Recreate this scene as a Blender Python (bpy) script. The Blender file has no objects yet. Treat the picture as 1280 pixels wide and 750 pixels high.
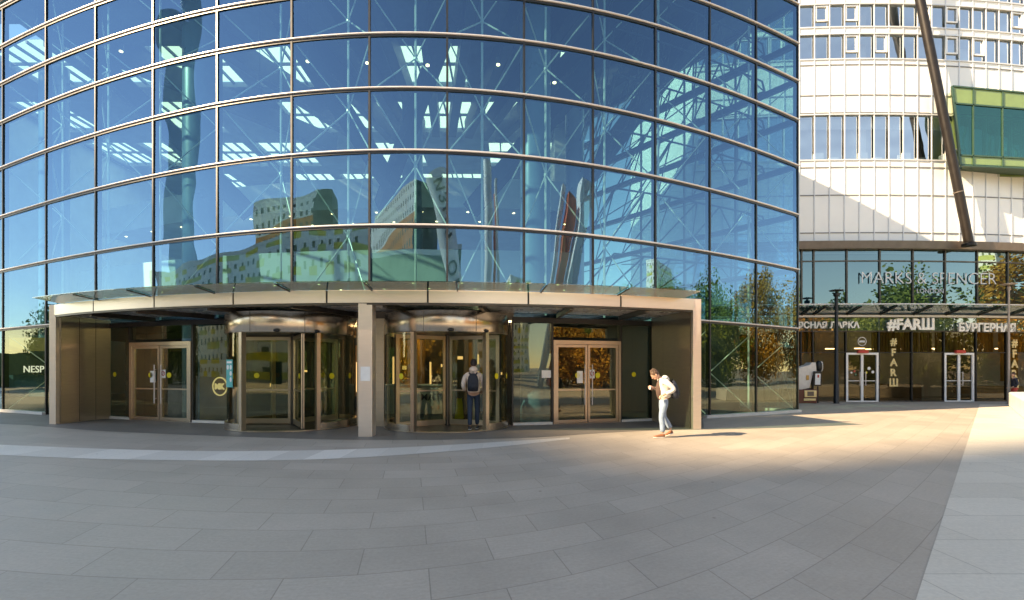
import bpy, bmesh, math, random
from mathutils import Vector, Matrix
random.seed(7)
sc = bpy.context.scene
COL = sc.collection
HOR, F0, EYE = 462.0, 640.0, 1.6
SKY, SUN, EXPO = 0.13, 4.6, 1.75

# ------------------------------------------------------------------ helpers
def P3(u, v, y):
    return ((u-640)/F0*y, y, EYE+(HOR-v)/F0*y)

def wloc(o):
    l = Vector((0, 0, 0))
    while o is not None:
        l += o.location
        o = o.parent
    return l

def tag(o, label=None, cat=None, group=None, kind=None):
    if label: o['label'] = label
    if cat: o['category'] = cat
    if group: o['group'] = group
    if kind: o['kind'] = kind
    return o

def empty(name, loc, label=None, cat=None, group=None, kind=None):
    o = bpy.data.objects.new(name, None)
    o.empty_display_size = .3
    COL.objects.link(o)
    o.location = loc
    return tag(o, label, cat, group, kind)

def children(o):
    return [c for c in COL.objects if c.parent == o]

def copy_tree(o, parent=None):
    c = o.copy()
    COL.objects.link(c)
    c.parent = parent
    for ch in children(o):
        copy_tree(ch, c)
    return c

class MB:
    def __init__(s):
        s.v = []; s.f = []
    def add(s, vs, fs):
        b = len(s.v)
        s.v += [tuple(v) for v in vs]
        s.f += [tuple(b+i for i in f) for f in fs]
        return s
    def box(s, x0, x1, y0, y1, z0, z1):
        return s.add([(x0,y0,z0),(x1,y0,z0),(x1,y1,z0),(x0,y1,z0),(x0,y0,z1),(x1,y0,z1),(x1,y1,z1),(x0,y1,z1)],
                     [(0,3,2,1),(4,5,6,7),(0,1,5,4),(1,2,6,5),(2,3,7,6),(3,0,4,7)])
    def bar(s, a, b, w, z0, z1):
        """a level beam of width w between two plan points"""
        a = Vector(a[:2]); b = Vector(b[:2]); d = (b-a).normalized(); n = Vector((-d.y, d.x))*w/2
        return s.prism([a-n, b-n, b+n, a+n], z0, z1)
    def beam(s, p, q, w, h):
        """rectangular beam between any two points, h measured upwards"""
        p = Vector(p); q = Vector(q); d = (q-p).normalized()
        x = d.cross(Vector((0,0,1)))
        x = x.normalized()*w/2 if x.length > 1e-4 else Vector((w/2,0,0))
        y = x.cross(d).normalized()*h/2
        vs = [p-x-y, p+x-y, p+x+y, p-x+y, q-x-y, q+x-y, q+x+y, q-x+y]
        return s.add(vs, [(0,1,2,3),(7,6,5,4),(0,4,5,1),(1,5,6,2),(2,6,7,3),(3,7,4,0)])
    def prism(s, poly, z0, z1):
        n = len(poly)
        a = sum(poly[i][0]*poly[(i+1) % n][1]-poly[(i+1) % n][0]*poly[i][1] for i in range(n))
        if a < 0: poly = list(poly)[::-1]
        vs = [(p[0], p[1], z0) for p in poly]+[(p[0], p[1], z1) for p in poly]
        fs = [tuple(range(n-1, -1, -1)), tuple(range(n, 2*n))]
        fs += [(i, (i+1) % n, n+(i+1) % n, n+i) for i in range(n)]
        return s.add(vs, fs)
    def tube(s, p, q, r0, r1=None, n=8, caps=True):
        r1 = r0 if r1 is None else r1
        p = Vector(p); q = Vector(q); d = (q-p).normalized()
        a = d.cross(Vector((0,0,1)))
        if a.length < 1e-3: a = Vector((1,0,0))
        a.normalize(); b = d.cross(a)
        vs = []
        for (c, r) in ((p, r0), (q, r1)):
            for i in range(n):
                t = 2*math.pi*i/n
                vs.append(c+a*math.cos(t)*r+b*math.sin(t)*r)
        fs = [(i, n+i, n+(i+1) % n, (i+1) % n) for i in range(n)]
        if caps: fs += [tuple(range(n)), tuple(range(2*n-1, n-1, -1))]
        return s.add(vs, fs)
    def lathe(s, prof, c=(0, 0), n=24, a0=0, a1=2*math.pi, close=True):
        full = abs(a1-a0-2*math.pi) < 1e-6
        m = n if full else n+1
        b = []
        for i in range(m):
            t = a0+(a1-a0)*i/n
            b += [(c[0]+r*math.cos(t), c[1]+r*math.sin(t), z) for r, z in prof]
        k = len(prof); fs = []
        for i in range(n):
            j = (i+1) % m
            for q in range(k-1 if not close else k):
                w = (q+1) % k
                fs.append((i*k+q, j*k+q, j*k+w, i*k+w))
        if not full and close:
            fs += [tuple(range(k-1, -1, -1)), tuple((m-1)*k+q for q in range(k))]
        return s.add(b, fs)
    def ell(s, c, r, n=10, m=7):
        vs = []; fs = []
        for i in range(m+1):
            t = math.pi*i/m
            for j in range(n):
                a = 2*math.pi*j/n
                vs.append((c[0]+r[0]*math.sin(t)*math.cos(a), c[1]+r[1]*math.sin(t)*math.sin(a), c[2]+r[2]*math.cos(t)))
        for i in range(m):
            for j in range(n):
                fs.append((i*n+j, (i+1)*n+j, (i+1)*n+(j+1) % n, i*n+(j+1) % n))
        return s.add(vs, fs)
    def sweep(s, pts, prof):
        """pts: list of (point3, outward normal2); prof: list of (out, dz)"""
        k = len(prof); vs = []; fs = []
        for (p, n) in pts:
            vs += [(p[0]+n[0]*o, p[1]+n[1]*o, p[2]+dz) for o, dz in prof]
        for i in range(len(pts)-1):
            for q in range(k):
                w = (q+1) % k
                fs.append((i*k+q, (i+1)*k+q, (i+1)*k+w, i*k+w))
        fs += [tuple(range(k-1, -1, -1)), tuple((len(pts)-1)*k+q for q in range(k))]
        return s.add(vs, fs)
    def build(s, name, mat, parent=None, smooth=False, bevel=0, kind=None):
        me = bpy.data.meshes.new(name)
        off = wloc(parent) if parent else Vector((0, 0, 0))
        me.from_pydata([(v[0]-off.x, v[1]-off.y, v[2]-off.z) for v in s.v], [], s.f)
        bm = bmesh.new(); bm.from_mesh(me)
        bmesh.ops.remove_doubles(bm, verts=bm.verts, dist=1e-5)
        if len(bm.faces) < 30000: bmesh.ops.recalc_face_normals(bm, faces=bm.faces)
        bm.to_mesh(me); bm.free()
        if smooth:
            for p in me.polygons: p.use_smooth = True
        me.materials.append(mat)
        o = bpy.data.objects.new(name, me)
        COL.objects.link(o)
        if parent: o.parent = parent
        if bevel:
            b = o.modifiers.new('bevel', 'BEVEL'); b.width = bevel; b.segments = 2; b.limit_method = 'ANGLE'
        if smooth == 'angle':
            me.set_sharp_from_angle(angle=math.radians(40))
        if kind: o['kind'] = kind
        return o

def text_obj(name, s, mat, parent, size, loc, yaw=0, width=None, extrude=.015, bold=0.0, spacing=1.0, vertical=False, roll=0, align='CENTER', lead=1.0):
    """raised lettering in the XZ plane facing -y; loc is the centre"""
    cu = bpy.data.curves.new('lettering', 'FONT')
    cu.body = '\n'.join(s) if vertical else s
    cu.size = size; cu.extrude = extrude; cu.offset = bold; cu.space_character = spacing; cu.align_x = align; cu.space_line = lead
    cu.resolution_u = 3
    t = bpy.data.objects.new('lettering', cu); COL.objects.link(t)
    dg = bpy.context.evaluated_depsgraph_get(); dg.update()
    me = bpy.data.meshes.new_from_object(t.evaluated_get(dg))
    bpy.data.objects.remove(t); bpy.data.curves.remove(cu)
    xs = [v.co.x for v in me.vertices]; ys = [v.co.y for v in me.vertices]
    cx, cy = (min(xs)+max(xs))/2, (min(ys)+max(ys))/2
    k = width/(max(xs)-min(xs)) if width else 1
    ca, sa = math.cos(yaw), math.sin(yaw); cr, sr = math.cos(roll), math.sin(roll)
    off = wloc(parent) if parent else Vector((0, 0, 0))
    for v in me.vertices:
        x, z, y = (v.co.x-cx)*k, (v.co.y-cy)*(k if width and not vertical else 1), -v.co.z
        x, z = x*cr-z*sr, x*sr+z*cr
        v.co = Vector((loc[0]+x*ca-y*sa, loc[1]+x*sa+y*ca, loc[2]+z))-off
    me.materials.clear(); me.materials.append(mat); me.name = name
    o = bpy.data.objects.new(name, me); COL.objects.link(o)
    if parent: o.parent = parent
    return o

# ------------------------------------------------------------------ materials
class NT:
    def __init__(s, name):
        s.m = bpy.data.materials.new(name); s.m.use_nodes = True
        s.t = s.m.node_tree; s.t.nodes.clear()
        s.out = s.t.nodes.new('ShaderNodeOutputMaterial')
    def n(s, typ, **kw):
        d = s.t.nodes.new('ShaderNode'+typ)
        for k, v in kw.items():
            if k.startswith('i_'):
                key = k[2:]
                d.inputs[int(key) if key.isdigit() else key.replace('_', ' ')].default_value = v
            else: setattr(d, k, v)
        return d
    def l(s, a, b): s.t.links.new(a, b)
    def math(s, op, a, b=None, c=None):
        d = s.n('Math', operation=op)
        for i, x in enumerate((a, b, c)):
            if x is None: continue
            if isinstance(x, (int, float)): d.inputs[i].default_value = x
            else: s.l(x, d.inputs[i])
        return d.outputs[0]
    def ramp(s, fac, stops):
        r = s.n('ValToRGB')
        e = r.color_ramp.elements
        while len(e) < len(stops): e.new(.5)
        for i, (p, c) in enumerate(stops):
            e[i].position = p; e[i].color = (*c, 1) if len(c) == 3 else c
        s.l(fac, r.inputs[0])
        return r.outputs[0]

def mat(name, col, rough=.5, metal=0.0, var=.12, scale=3.0, bump=0.0, stretch=(1, 1, 1), spec=.5, coat=0, rvar=.1):
    t = NT(name)
    tc = t.n('TexCoord'); mp = t.n('Mapping'); mp.inputs['Scale'].default_value = stretch
    t.l(tc.outputs['Object'], mp.inputs[0])
    nz = t.n('TexNoise', i_Scale=scale, i_Detail=6.0, i_Roughness=.6)
    t.l(mp.outputs[0], nz.inputs['Vector'])
    lo = tuple(c*(1-var) for c in col); hi = tuple(min(1, c*(1+var)) for c in col)
    c = t.ramp(nz.outputs[0], [(.3, lo), (.7, hi)])
    b = t.n('BsdfPrincipled', i_Roughness=rough, i_Metallic=metal)
    b.inputs['Specular IOR Level'].default_value = spec
    if coat: b.inputs['Coat Weight'].default_value = coat
    t.l(c, b.inputs['Base Color'])
    if rvar:
        r = t.math('MULTIPLY_ADD', nz.outputs[0], rvar*2, rough-rvar)
        t.l(r, b.inputs['Roughness'])
    if bump:
        bp = t.n('Bump', i_Strength=bump, i_Distance=.02)
        t.l(nz.outputs[0], bp.inputs['Height']); t.l(bp.outputs[0], b.inputs['Normal'])
    t.l(b.outputs[0], t.out.inputs[0])
    return t.m

def glass(name, tint, base, edge, wav=.02, wscale=.5, gcol=(.9, .95, 1), rough=0.0, power=3.0):
    """window glass: tinted see-through plus mirror reflection that grows towards grazing angles"""
    t = NT(name)
    tr = t.n('BsdfTransparent', i_Color=(*tint, 1))
    gl = t.n('BsdfGlossy', i_Color=(*gcol, 1), i_Roughness=rough)
    lw = t.n('LayerWeight', i_Blend=.5)
    f = t.math('MULTIPLY_ADD', t.math('POWER', lw.outputs['Facing'], power), edge-base, base)
    if wav:
        tc = t.n('TexCoord')
        nz = t.n('TexNoise', i_Scale=wscale, i_Detail=1.0)
        t.l(tc.outputs['Object'], nz.inputs['Vector'])
        bp = t.n('Bump', i_Strength=wav, i_Distance=1.0)
        t.l(nz.outputs[0], bp.inputs['Height']); t.l(bp.outputs[0], gl.inputs['Normal'])
    mx = t.n('MixShader')
    t.l(f, mx.inputs[0]); t.l(tr.outputs[0], mx.inputs[1]); t.l(gl.outputs[0], mx.inputs[2])
    t.l(mx.outputs[0], t.out.inputs[0])
    return t.m

def emis(name, col, st):
    t = NT(name)
    e = t.n('Emission', i_Color=(*col, 1), i_Strength=st)
    t.l(e.outputs[0], t.out.inputs[0])
    return t.m

def translucent(name, col):
    t = NT(name)
    a = t.n('BsdfTranslucent', i_Color=(*col, 1)); b = t.n('BsdfTransparent', i_Color=(.8, .85, .8, 1))
    m = t.n('MixShader'); m.inputs[0].default_value = .35
    t.l(a.outputs[0], m.inputs[1]); t.l(b.outputs[0], m.inputs[2]); t.l(m.outputs[0], t.out.inputs[0])
    return t.m

def paving(name, c1, c2, cm, bw, bh, mode, ang=0.0, offset=.5, mort=.008, noise=.14, rough=.55):
    t = NT(name)
    tc = t.n('TexCoord'); sp = t.n('SeparateXYZ'); t.l(tc.outputs['Object'], sp.inputs[0])
    x, y = sp.outputs[0], sp.outputs[1]
    if mode == 'fan':                      # courses that bend with the front of the building
        a, b, x0, m0 = 2.3, 3.25, -.42, .35
        k = t.math('DIVIDE', t.math('SUBTRACT', x, x0), b)
        s = t.math('SQRT', t.math('MULTIPLY_ADD', k, k, 1.0))
        dx = t.math('SUBTRACT', x, x0)
        q = t.math('SUBTRACT', y, t.math('ADD', t.math('MULTIPLY', dx, m0), t.math('MULTIPLY_ADD', s, a, -a)))
        g = t.math('ADD', t.math('MULTIPLY', dx, 1.12), t.math('MULTIPLY', y, .22))
    else:
        ca, sa = math.cos(ang), math.sin(ang)
        g = t.math('ADD', t.math('MULTIPLY', x, ca), t.math('MULTIPLY', y, sa))
        q = t.math('SUBTRACT', t.math('MULTIPLY', y, ca), t.math('MULTIPLY', x, sa))
    cb = t.n('CombineXYZ'); t.l(g, cb.inputs[0]); t.l(q, cb.inputs[1])
    bk = t.n('TexBrick', offset=offset, offset_frequency=2, i_Scale=1.0)
    bk.inputs['Color1'].default_value = (*c1, 1); bk.inputs['Color2'].default_value = (*c2, 1); bk.inputs['Mortar'].default_value = (*cm, 1)
    bk.inputs['Mortar Size'].default_value = mort; bk.inputs['Mortar Smooth'].default_value = .3; bk.inputs['Bias'].default_value = 0
    bk.inputs['Brick Width'].default_value = bw; bk.inputs['Row Height'].default_value = bh
    t.l(cb.outputs[0], bk.inputs['Vector'])
    n1 = t.n('TexNoise', i_Scale=.7, i_Detail=8.0, i_Roughness=.65); t.l(tc.outputs['Object'], n1.inputs['Vector'])
    n2 = t.n('TexNoise', i_Scale=28.0, i_Detail=6.0, i_Roughness=.7); t.l(tc.outputs['Object'], n2.inputs['Vector'])
    mp = t.n('Mapping'); mp.inputs['Scale'].default_value = (1.5, 22, 1); t.l(cb.outputs[0], mp.inputs[0])
    n3 = t.n('TexNoise', i_Scale=1.5, i_Detail=5.0); t.l(mp.outputs[0], n3.inputs['Vector'])
    vo = t.n('TexVoronoi', feature='F1', i_Scale=2.3); t.l(tc.outputs['Object'], vo.inputs['Vector'])
    m1 = t.math('MULTIPLY_ADD', n1.outputs[0], noise*3, 1-noise*1.5)
    m2 = t.math('MULTIPLY_ADD', n2.outputs[0], .5, .75)
    m3 = t.math('MULTIPLY_ADD', n3.outputs[0], .16, .92)
    st = t.ramp(vo.outputs['Distance'], [(.03, (.3, .28, .26)), (.06, (1, 1, 1))])
    fac = t.math('MULTIPLY', t.math('MULTIPLY', m1, m2), m3)
    mx = t.n('Mix', data_type='RGBA', blend_type='MULTIPLY'); mx.inputs[0].default_value = 1
    cc = t.n('CombineColor'); [t.l(fac, cc.inputs[i]) for i in range(3)]
    t.l(bk.outputs['Color'], mx.inputs[6]); t.l(cc.outputs[0], mx.inputs[7])
    # sparse dark stains
    w = t.n('TexNoise', i_Scale=1.1, i_Detail=2.0); t.l(tc.outputs['Object'], w.inputs['Vector'])
    gate = t.math('MULTIPLY', t.math('GREATER_THAN', w.outputs[0], .52), .8)
    mx2 = t.n('Mix', data_type='RGBA', blend_type='MULTIPLY'); t.l(gate, mx2.inputs[0]); t.l(mx.outputs[2], mx2.inputs[6]); t.l(st, mx2.inputs[7])
    b = t.n('BsdfPrincipled', i_Roughness=rough)
    t.l(mx2.outputs[2], b.inputs['Base Color'])
    t.l(t.math('MULTIPLY_ADD', n1.outputs[0], .3, rough-.15), b.inputs['Roughness'])
    h = t.math('ADD', t.math('MULTIPLY', bk.outputs['Fac'], -1.0), t.math('MULTIPLY', n2.outputs[0], .25))
    bp = t.n('Bump', i_Strength=.35, i_Distance=.004); t.l(h, bp.inputs['Height']); t.l(bp.outputs[0], b.inputs['Normal'])
    t.l(b.outputs[0], t.out.inputs[0])
    return t.m

def facade_mat(name, wall, glasscol, bw, bh, band=None, accents=None):
    """flats seen across the square: wall, rows of dark windows, coloured balcony fronts"""
    t = NT(name)
    tc = t.n('TexCoord'); sp = t.n('SeparateXYZ'); t.l(tc.outputs['Object'], sp.inputs[0])
    s = t.math('ADD', sp.outputs[0], sp.outputs[1])
    cb = t.n('CombineXYZ'); t.l(s, cb.inputs[0]); t.l(sp.outputs[2], cb.inputs[1])
    bk = t.n('TexBrick', offset=0.0, i_Scale=1.0)
    bk.inputs['Brick Width'].default_value = bw; bk.inputs['Row Height'].default_value = bh
    bk.inputs['Mortar Size'].default_value = bh*.3; bk.inputs['Mortar Smooth'].default_value = 0
    bk.inputs['Color1'].default_value = (*glasscol, 1); bk.inputs['Color2'].default_value = (glasscol[0]*2, glasscol[1]*2, glasscol[2]*1.7, 1)
    bk.inputs['Bias'].default_value = -.2
    bk.inputs['Mortar'].default_value = (*wall, 1)
    t.l(cb.outputs[0], bk.inputs['Vector'])
    col = bk.outputs['Color']
    if accents:
        wn = t.n('TexWhiteNoise', noise_dimensions='2D')
        fl = t.n('CombineXYZ')
        t.l(t.math('FLOOR', t.math('DIVIDE', s, bw)), fl.inputs[0]); t.l(t.math('FLOOR', t.math('DIVIDE', sp.outputs[2], bh)), fl.inputs[1])
        t.l(fl.outputs[0], wn.inputs[0])
        low = t.math('LESS_THAN', t.math('FRACT', t.math('DIVIDE', sp.outputs[2], bh)), .42)
        on = t.math('MULTIPLY', t.math('GREATER_THAN', wn.outputs[0], .45), low)
        ac = t.ramp(wn.outputs[0], [(.5, accents[0]), (.8, accents[1])])
        m = t.n('Mix', data_type='RGBA'); t.l(on, m.inputs[0]); t.l(col, m.inputs[6]); t.l(ac, m.inputs[7]); col = m.outputs[2]
    if band:
        z0, z1, bc = band
        on = t.math('MULTIPLY', t.math('GREATER_THAN', sp.outputs[2], z0), t.math('LESS_THAN', sp.outputs[2], z1))
        on = t.math('MULTIPLY', on, bk.outputs['Fac'])
        m = t.n('Mix', data_type='RGBA'); t.l(on, m.inputs[0]); t.l(col, m.inputs[6]); m.inputs[7].default_value = (*bc, 1); col = m.outputs[2]
    b = t.n('BsdfPrincipled', i_Roughness=.6); t.l(col, b.inputs['Base Color'])
    t.l(b.outputs[0], t.out.inputs[0])
    return t.m

M = dict(
    paving=paving('paving', (.35,.302,.250), (.40,.345,.287), (.245,.21,.17), 1.25, .6, 'fan', mort=.006, noise=.2),
    strip=paving('strip_stone', (.54,.50,.44), (.68,.63,.56), (.45,.41,.36), .62, 3.0, 'xy', .0, mort=.004, noise=.05),
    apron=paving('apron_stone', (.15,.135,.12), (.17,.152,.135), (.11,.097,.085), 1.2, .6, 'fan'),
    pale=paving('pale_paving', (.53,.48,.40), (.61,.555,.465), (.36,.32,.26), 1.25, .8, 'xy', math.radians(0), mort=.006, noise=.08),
    glass=glass('facade_glass', (.42,.74,.74), .38, .74, wav=.02, wscale=.5, power=2.4, gcol=(.16,.325,.50)),
    glass_low=glass('shopfront_glass', (.52,.66,.55), .20, .6, wav=.012, wscale=.5, power=3, gcol=(.42,.47,.40)),
    glass_door=glass('door_glass', (.78,.82,.72), .10, .5, wav=.004, wscale=.7, power=3.5, gcol=(.75,.72,.6)),
    awning=glass('awning_glass', (.50,.62,.55), .12, .7, wav=0, power=3),
    alu=mat('pale_aluminium', (.66,.63,.62), .35, .25, .05, 2),
    black=mat('black_gasket', (.012,.014,.016), .4, 0, .2, 5),
    steel=mat('brushed_steel', (.50,.42,.335), .30, .9, .06, 3, stretch=(1.2,1.2,8), rvar=.03),
    steelv=mat('brushed_steel_drum', (.58,.50,.41), .22, .95, .14, 4, stretch=(14,14,.7), rvar=.06),
    fascia=mat('pinkish_steel', (.80,.68,.58), .33, .7, .03, 2, stretch=(1,1,6), rvar=.02),
    darksteel=mat('dark_steel', (.09,.08,.07), .35, .8, .2, 4),
    soffit=mat('pale_soffit', (.88,.89,.92), .28, .5, .05, 2),
    girder=mat('blue_grey_girder', (.035,.06,.085), .5, .1, .2, 2),
    inner=mat('interior_grey', (.62,.68,.70), .7, 0, .12, .6),
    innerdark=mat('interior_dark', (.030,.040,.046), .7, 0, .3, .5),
    column=mat('column_blue', (.13,.24,.34), .3, .1, .06, 1),
    rod=mat('steel_rod', (.85,.86,.84), .35, .2, .06, 6),
    skylight=translucent('skylight_glazing', (.82,.93,.84)),
    roof=mat('roof_membrane', (.16,.20,.22), .7, 0, .2, 1),
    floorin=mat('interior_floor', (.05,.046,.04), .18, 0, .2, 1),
    warm=mat('warm_interior_wall', (.40,.21,.08), .5, 0, .4, .8),
    signgrey=mat('grey_sign_letter', (.60,.64,.66), .5, 0, .02, 4),
    taupe=mat('taupe_post', (.36,.30,.25), .5, .2, .1, 4),
    lamp=emis('downlight_glow', (1,.78,.48), 3.2),
    glowgold=emis('lit_gold_letter', (.95,.78,.42), .28),
    glowwhite=emis('lit_white_letter', (.9,.95,1), .5),
    display=emis('lit_display', (1,.70,.36), .42),
    lampw=emis('strip_lamp_glow', (1,.78,.5), 3.5),
    plinth=mat('pale_plinth', (.62,.61,.57), .5, 0, .08, 3),
    white=mat('white_panel', (.80,.80,.78), .22, 0, .025, .8, rvar=.05),
    fin=mat('grey_fin', (.62,.64,.66), .4, .2, .05, 2),
    joint=mat('panel_joint', (.18,.19,.20), .5, 0, .1, 3),
    winblue=glass('tower_window_glass', (.50,.62,.68), .5, .9, wav=.05, wscale=.8, power=2, gcol=(.88,.95,1)),
    sash=mat('white_sash', (.82,.82,.80), .4, 0, .03, 3),
    spandrel=mat('bronze_spandrel', (.15,.12,.10), .4, .3, .15, 3),
    bronze=mat('dark_bronze', (.013,.009,.007), .4, .3, .25, 3),
    shopglass=glass('upper_shop_glass', (.20,.42,.44), .36, .75, wav=.02, wscale=.35, power=2, gcol=(.30,.46,.52)),
    shoplow=glass('lower_shop_glass', (.36,.36,.31), .08, .5, wav=.015, wscale=.5, power=3, gcol=(.55,.48,.36)),
    lime=mat('lime_glass_panel', (.17,.25,.085), .12, 0, .1, 1.5, coat=.5),
    teal=glass('teal_bay_glass', (.05,.30,.27), .30, .7, wav=.02, wscale=.6, power=2.5, gcol=(.18,.48,.42)),
    tealframe=mat('teal_frame', (.04,.09,.06), .4, .3, .1, 3),
    gold=mat('gold_slats', (.50,.30,.09), .4, .2, .3, 9, stretch=(9,9,.4)),
    letter=mat('white_letter', (.85,.85,.82), .4, 0, .02, 4),
    goldletter=mat('gold_letter', (.72,.58,.30), .35, .3, .1, 4),
    grey_letter=mat('brown_letter', (.09,.06,.055), .5, 0, .1, 4),
    yellow=mat('yellow_sticker', (.78,.66,.03), .5, 0, .05, 6),
    tealpaper=mat('teal_poster', (.02,.42,.42), .5, 0, .06, 6),
    paper=mat('white_paper', (.82,.82,.80), .7, 0, .04, 6),
    red=mat('red_paint', (.55,.05,.04), .4, 0, .08, 5),
    skin=mat('skin', (.52,.30,.21), .5, 0, .08, 12),
    hair=mat('brown_hair', (.09,.05,.03), .6, 0, .3, 40),
    hairdark=mat('dark_hair', (.03,.02,.02), .6, 0, .3, 40),
    jacket=mat('cream_jacket', (.56,.53,.49), .85, 0, .08, 9, bump=.5),
    jacketpink=mat('pale_pink_jacket', (.86,.70,.60), .85, 0, .08, 9, bump=.5),
    denim=mat('light_denim', (.20,.27,.36), .9, 0, .16, 14, bump=.4),
    navy=mat('navy_trousers', (.022,.04,.07), .9, 0, .2, 14, bump=.4),
    brown=mat('brown_leather', (.27,.10,.045), .5, 0, .2, 14),
    shoe=mat('dark_shoe', (.035,.03,.03), .5, 0, .2, 14),
    sole=mat('pale_sole', (.6,.58,.52), .6, 0, .1, 14),
    pack=mat('navy_nylon', (.010,.014,.025), .65, 0, .3, 12, bump=.4),
    shirt=mat('dark_brown_shirt', (.07,.04,.03), .85, 0, .2, 12),
    bark=mat('bark', (.07,.05,.035), .9, 0, .3, 8, bump=.6),
    leafg=mat('green_leaves', (.17,.23,.03), .6, 0, .45, 1.2),
    leafo=mat('orange_leaves', (.50,.25,.03), .6, 0, .45, 1.2),
    blueglass=mat('blue_tower_glass', (.34,.50,.60), .2, .5, .06, .2),
    flats=facade_mat('flats_facade', (.93,.89,.80), (.10,.11,.09), 3.0, 3.0, band=(29, 36.5, (.90,.30,.06))),
    block=facade_mat('block_facade', (.92,.89,.80), (.10,.12,.07), 2.6, 3.0, accents=((.90,.66,.05), (.60,.62,.18))),
    darkblock=facade_mat('dark_block_and_shaded_end', (.10,.12,.10), (.02,.025,.02), 3.2, 3.5),  # also on the apartment tower ends, where it puts shade into the colour
    rooftrim=mat('pale_roof_trim', (.80,.77,.70), .6, 0, .05, 1),
    conew=mat('white_cone', (.90,.88,.85), .35, 0, .05, 1),
    pylon=mat('red_pylon', (.80,.16,.07), .5, 0, .15, 2),
    mud=mat('white_machine', (.74,.70,.64), .45, 0, .1, 5),
    maroon=mat('maroon_box', (.14,.035,.02), .5, 0, .2, 5),
    grass=mat('grass_bank', (.07,.11,.02), .9, 0, .3, 2),
    greenint=mat('green_interior', (.04,.16,.10), .5, 0, .25, .8),
)
# ------------------------------------------------------------------ the curved front of the glass building (plan and ring heights)
UC, FE = 503.0, 600.0
RING = dict(G=.1267, F=.3112, E=.4916, D=.6648, C=.842, B=1.008, A=1.186, Z=1.399)
ORDER = 'GFEDCBAZ'
BAYS = [-92, -46, 4, 58, 120, 192, 272, 365, 462, 559, 655, 741, 819, 887, 945, 997]

def fdepth(u): return 14.4/math.cos((u-UC)/FE)**.77
def fplan(u):
    y = fdepth(u)
    return Vector(((u-640)/F0*y, y))
def fnorm(u):
    d = fplan(u+1)-fplan(u-1); d.normalize()
    return Vector((d.y, -d.x))                       # points outwards
def FP(u, off=0.0, z=0.0):
    p = fplan(u)+fnorm(u)*off
    return Vector((p.x, p.y, z))
def hz(k, u): return EYE+fdepth(u)/F0*FE*math.atan(RING[k]*math.cos((u-UC)/FE))
def span(u0, u1, n): return [u0+(u1-u0)*i/n for i in range(n+1)]
CAN0, CAN1 = 120, 819
HEAD = 3.06
ROOF = 15.75

gb = empty('glass_building', (-3, 22, 0), 'curved blue glass building with white horizontal rings above the revolving doors', 'building')

def pane_grid(mb, u0, u1, zf0, zf1, n=8, off=0.0):
    us = span(u0, u1, n); vs = []; fs = []
    ta, tb, bow = random.uniform(-.010, .010), random.uniform(-.010, .010), random.uniform(-.006, .006)   # panes never sit quite true
    for i, u in enumerate(us):
        q = i/n-.5
        w0 = off+ta*q-tb*.5+bow*(1-4*q*q); w1 = off+ta*q+tb*.5+bow*(1-4*q*q)
        vs += [FP(u, w0, zf0(u)), FP(u, w1, zf1(u))]
        if i: fs.append((2*i-2, 2*i, 2*i+1, 2*i-1))
    return mb.add(vs, fs)

def pane(u0, u1, zf0, zf1, mt, name='window_pane', n=8, off=0.0):
    return pane_grid(MB(), u0, u1, zf0, zf1, n, off).build(name, mt, gb, True)

zc = lambda z: (lambda u: z)
side = MB()
for i in range(len(BAYS)-1):
    u0, u1 = BAYS[i], BAYS[i+1]
    under = u0 >= CAN0 and u1 <= CAN1
    rows = [(zc(HEAD) if under else zc(.06), (lambda u: hz('F', u)) if under else (lambda u: hz('G', u)))]
    if not under: rows.append((lambda u: hz('G', u), lambda u: hz('F', u)))
    for a, b in zip('FEDCBA', 'EDCBAZ'):
        rows.append(((lambda u, a=a: hz(a, u)), (lambda u, b=b: hz(b, u))))
    for r, (a, b) in enumerate(rows):
        if u1 <= 4: pane_grid(side, u0, u1, a, b, 6)
        else: pane(u0, u1, a, b, M['glass_low'] if (r == 0 and not under) else M['glass'])
side.build('window_pane', M['glass'], gb, True, kind='stuff')

# white rings and the dark joint beneath each
for k in ORDER:
    segs = [(-92, 997.6)] if k != 'G' else [(-92, CAN0), (CAN1, 997.6)]
    for (a, b) in segs:
        us = span(a, b, max(6, int((b-a)/14)))
        pts = [(FP(u, 0, hz(k, u)), fnorm(u)) for u in us]
        t = MB().sweep(pts, [(.0, -.022), (.06, -.022), (.075, -.008), (.075, .015), (.06, .024), (0, .024)]).build('ring_bar', M['alu'], gb)
        MB().sweep(pts, [(-.10, -.085), (.03, -.085), (.03, -.024), (-.10, -.024)]).build('gasket', M['black'], t)
# dark mullions
for u in BAYS[1:]:
    n = fnorm(u); w = .028
    tt = Vector((-n.y, n.x)); p = fplan(u)
    z0 = HEAD if CAN0 < u < CAN1 else 0
    if u in (192, 272, 365, 462, 559, 655, 741): z0 = 3.5
    a, b = p+n*.035, p-n*.16
    MB().prism([a-tt*w, a+tt*w, b+tt*w, b-tt*w], z0, ROOF-.3).build('mullion', M['black'], gb)
# roof edge above the last ring
us = span(-92, 997.6, 70)
MB().sweep([(FP(u, 0, 0), fnorm(u)) for u in us],
           [(-.5, ROOF-.02), (.25, ROOF-.02), (.32, ROOF+.4), (-.5, ROOF+.4)]).build('roof_edge', M['alu'], gb)
m = MB(); vs = []; fs = []
for i, u in enumerate(us):
    vs += [FP(u, -.03, hz('Z', u)+.04), FP(u, -.03, ROOF)]
    if i: fs.append((2*i-2, 2*i, 2*i+1, 2*i-1))
m.add(vs, fs).build('upper_glass_strip', M['glass'], gb, True)
# plinth at the foot
for (a, b) in ((-92, 58.5), (880, 997.6)):
    MB().sweep([(FP(u, 0, 0), fnorm(u)) for u in span(a, b, 12)], [(-.15, 0), (.14, 0), (.14, .09), (-.15, .09)]).build('plinth', M['plinth'], gb)

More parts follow.
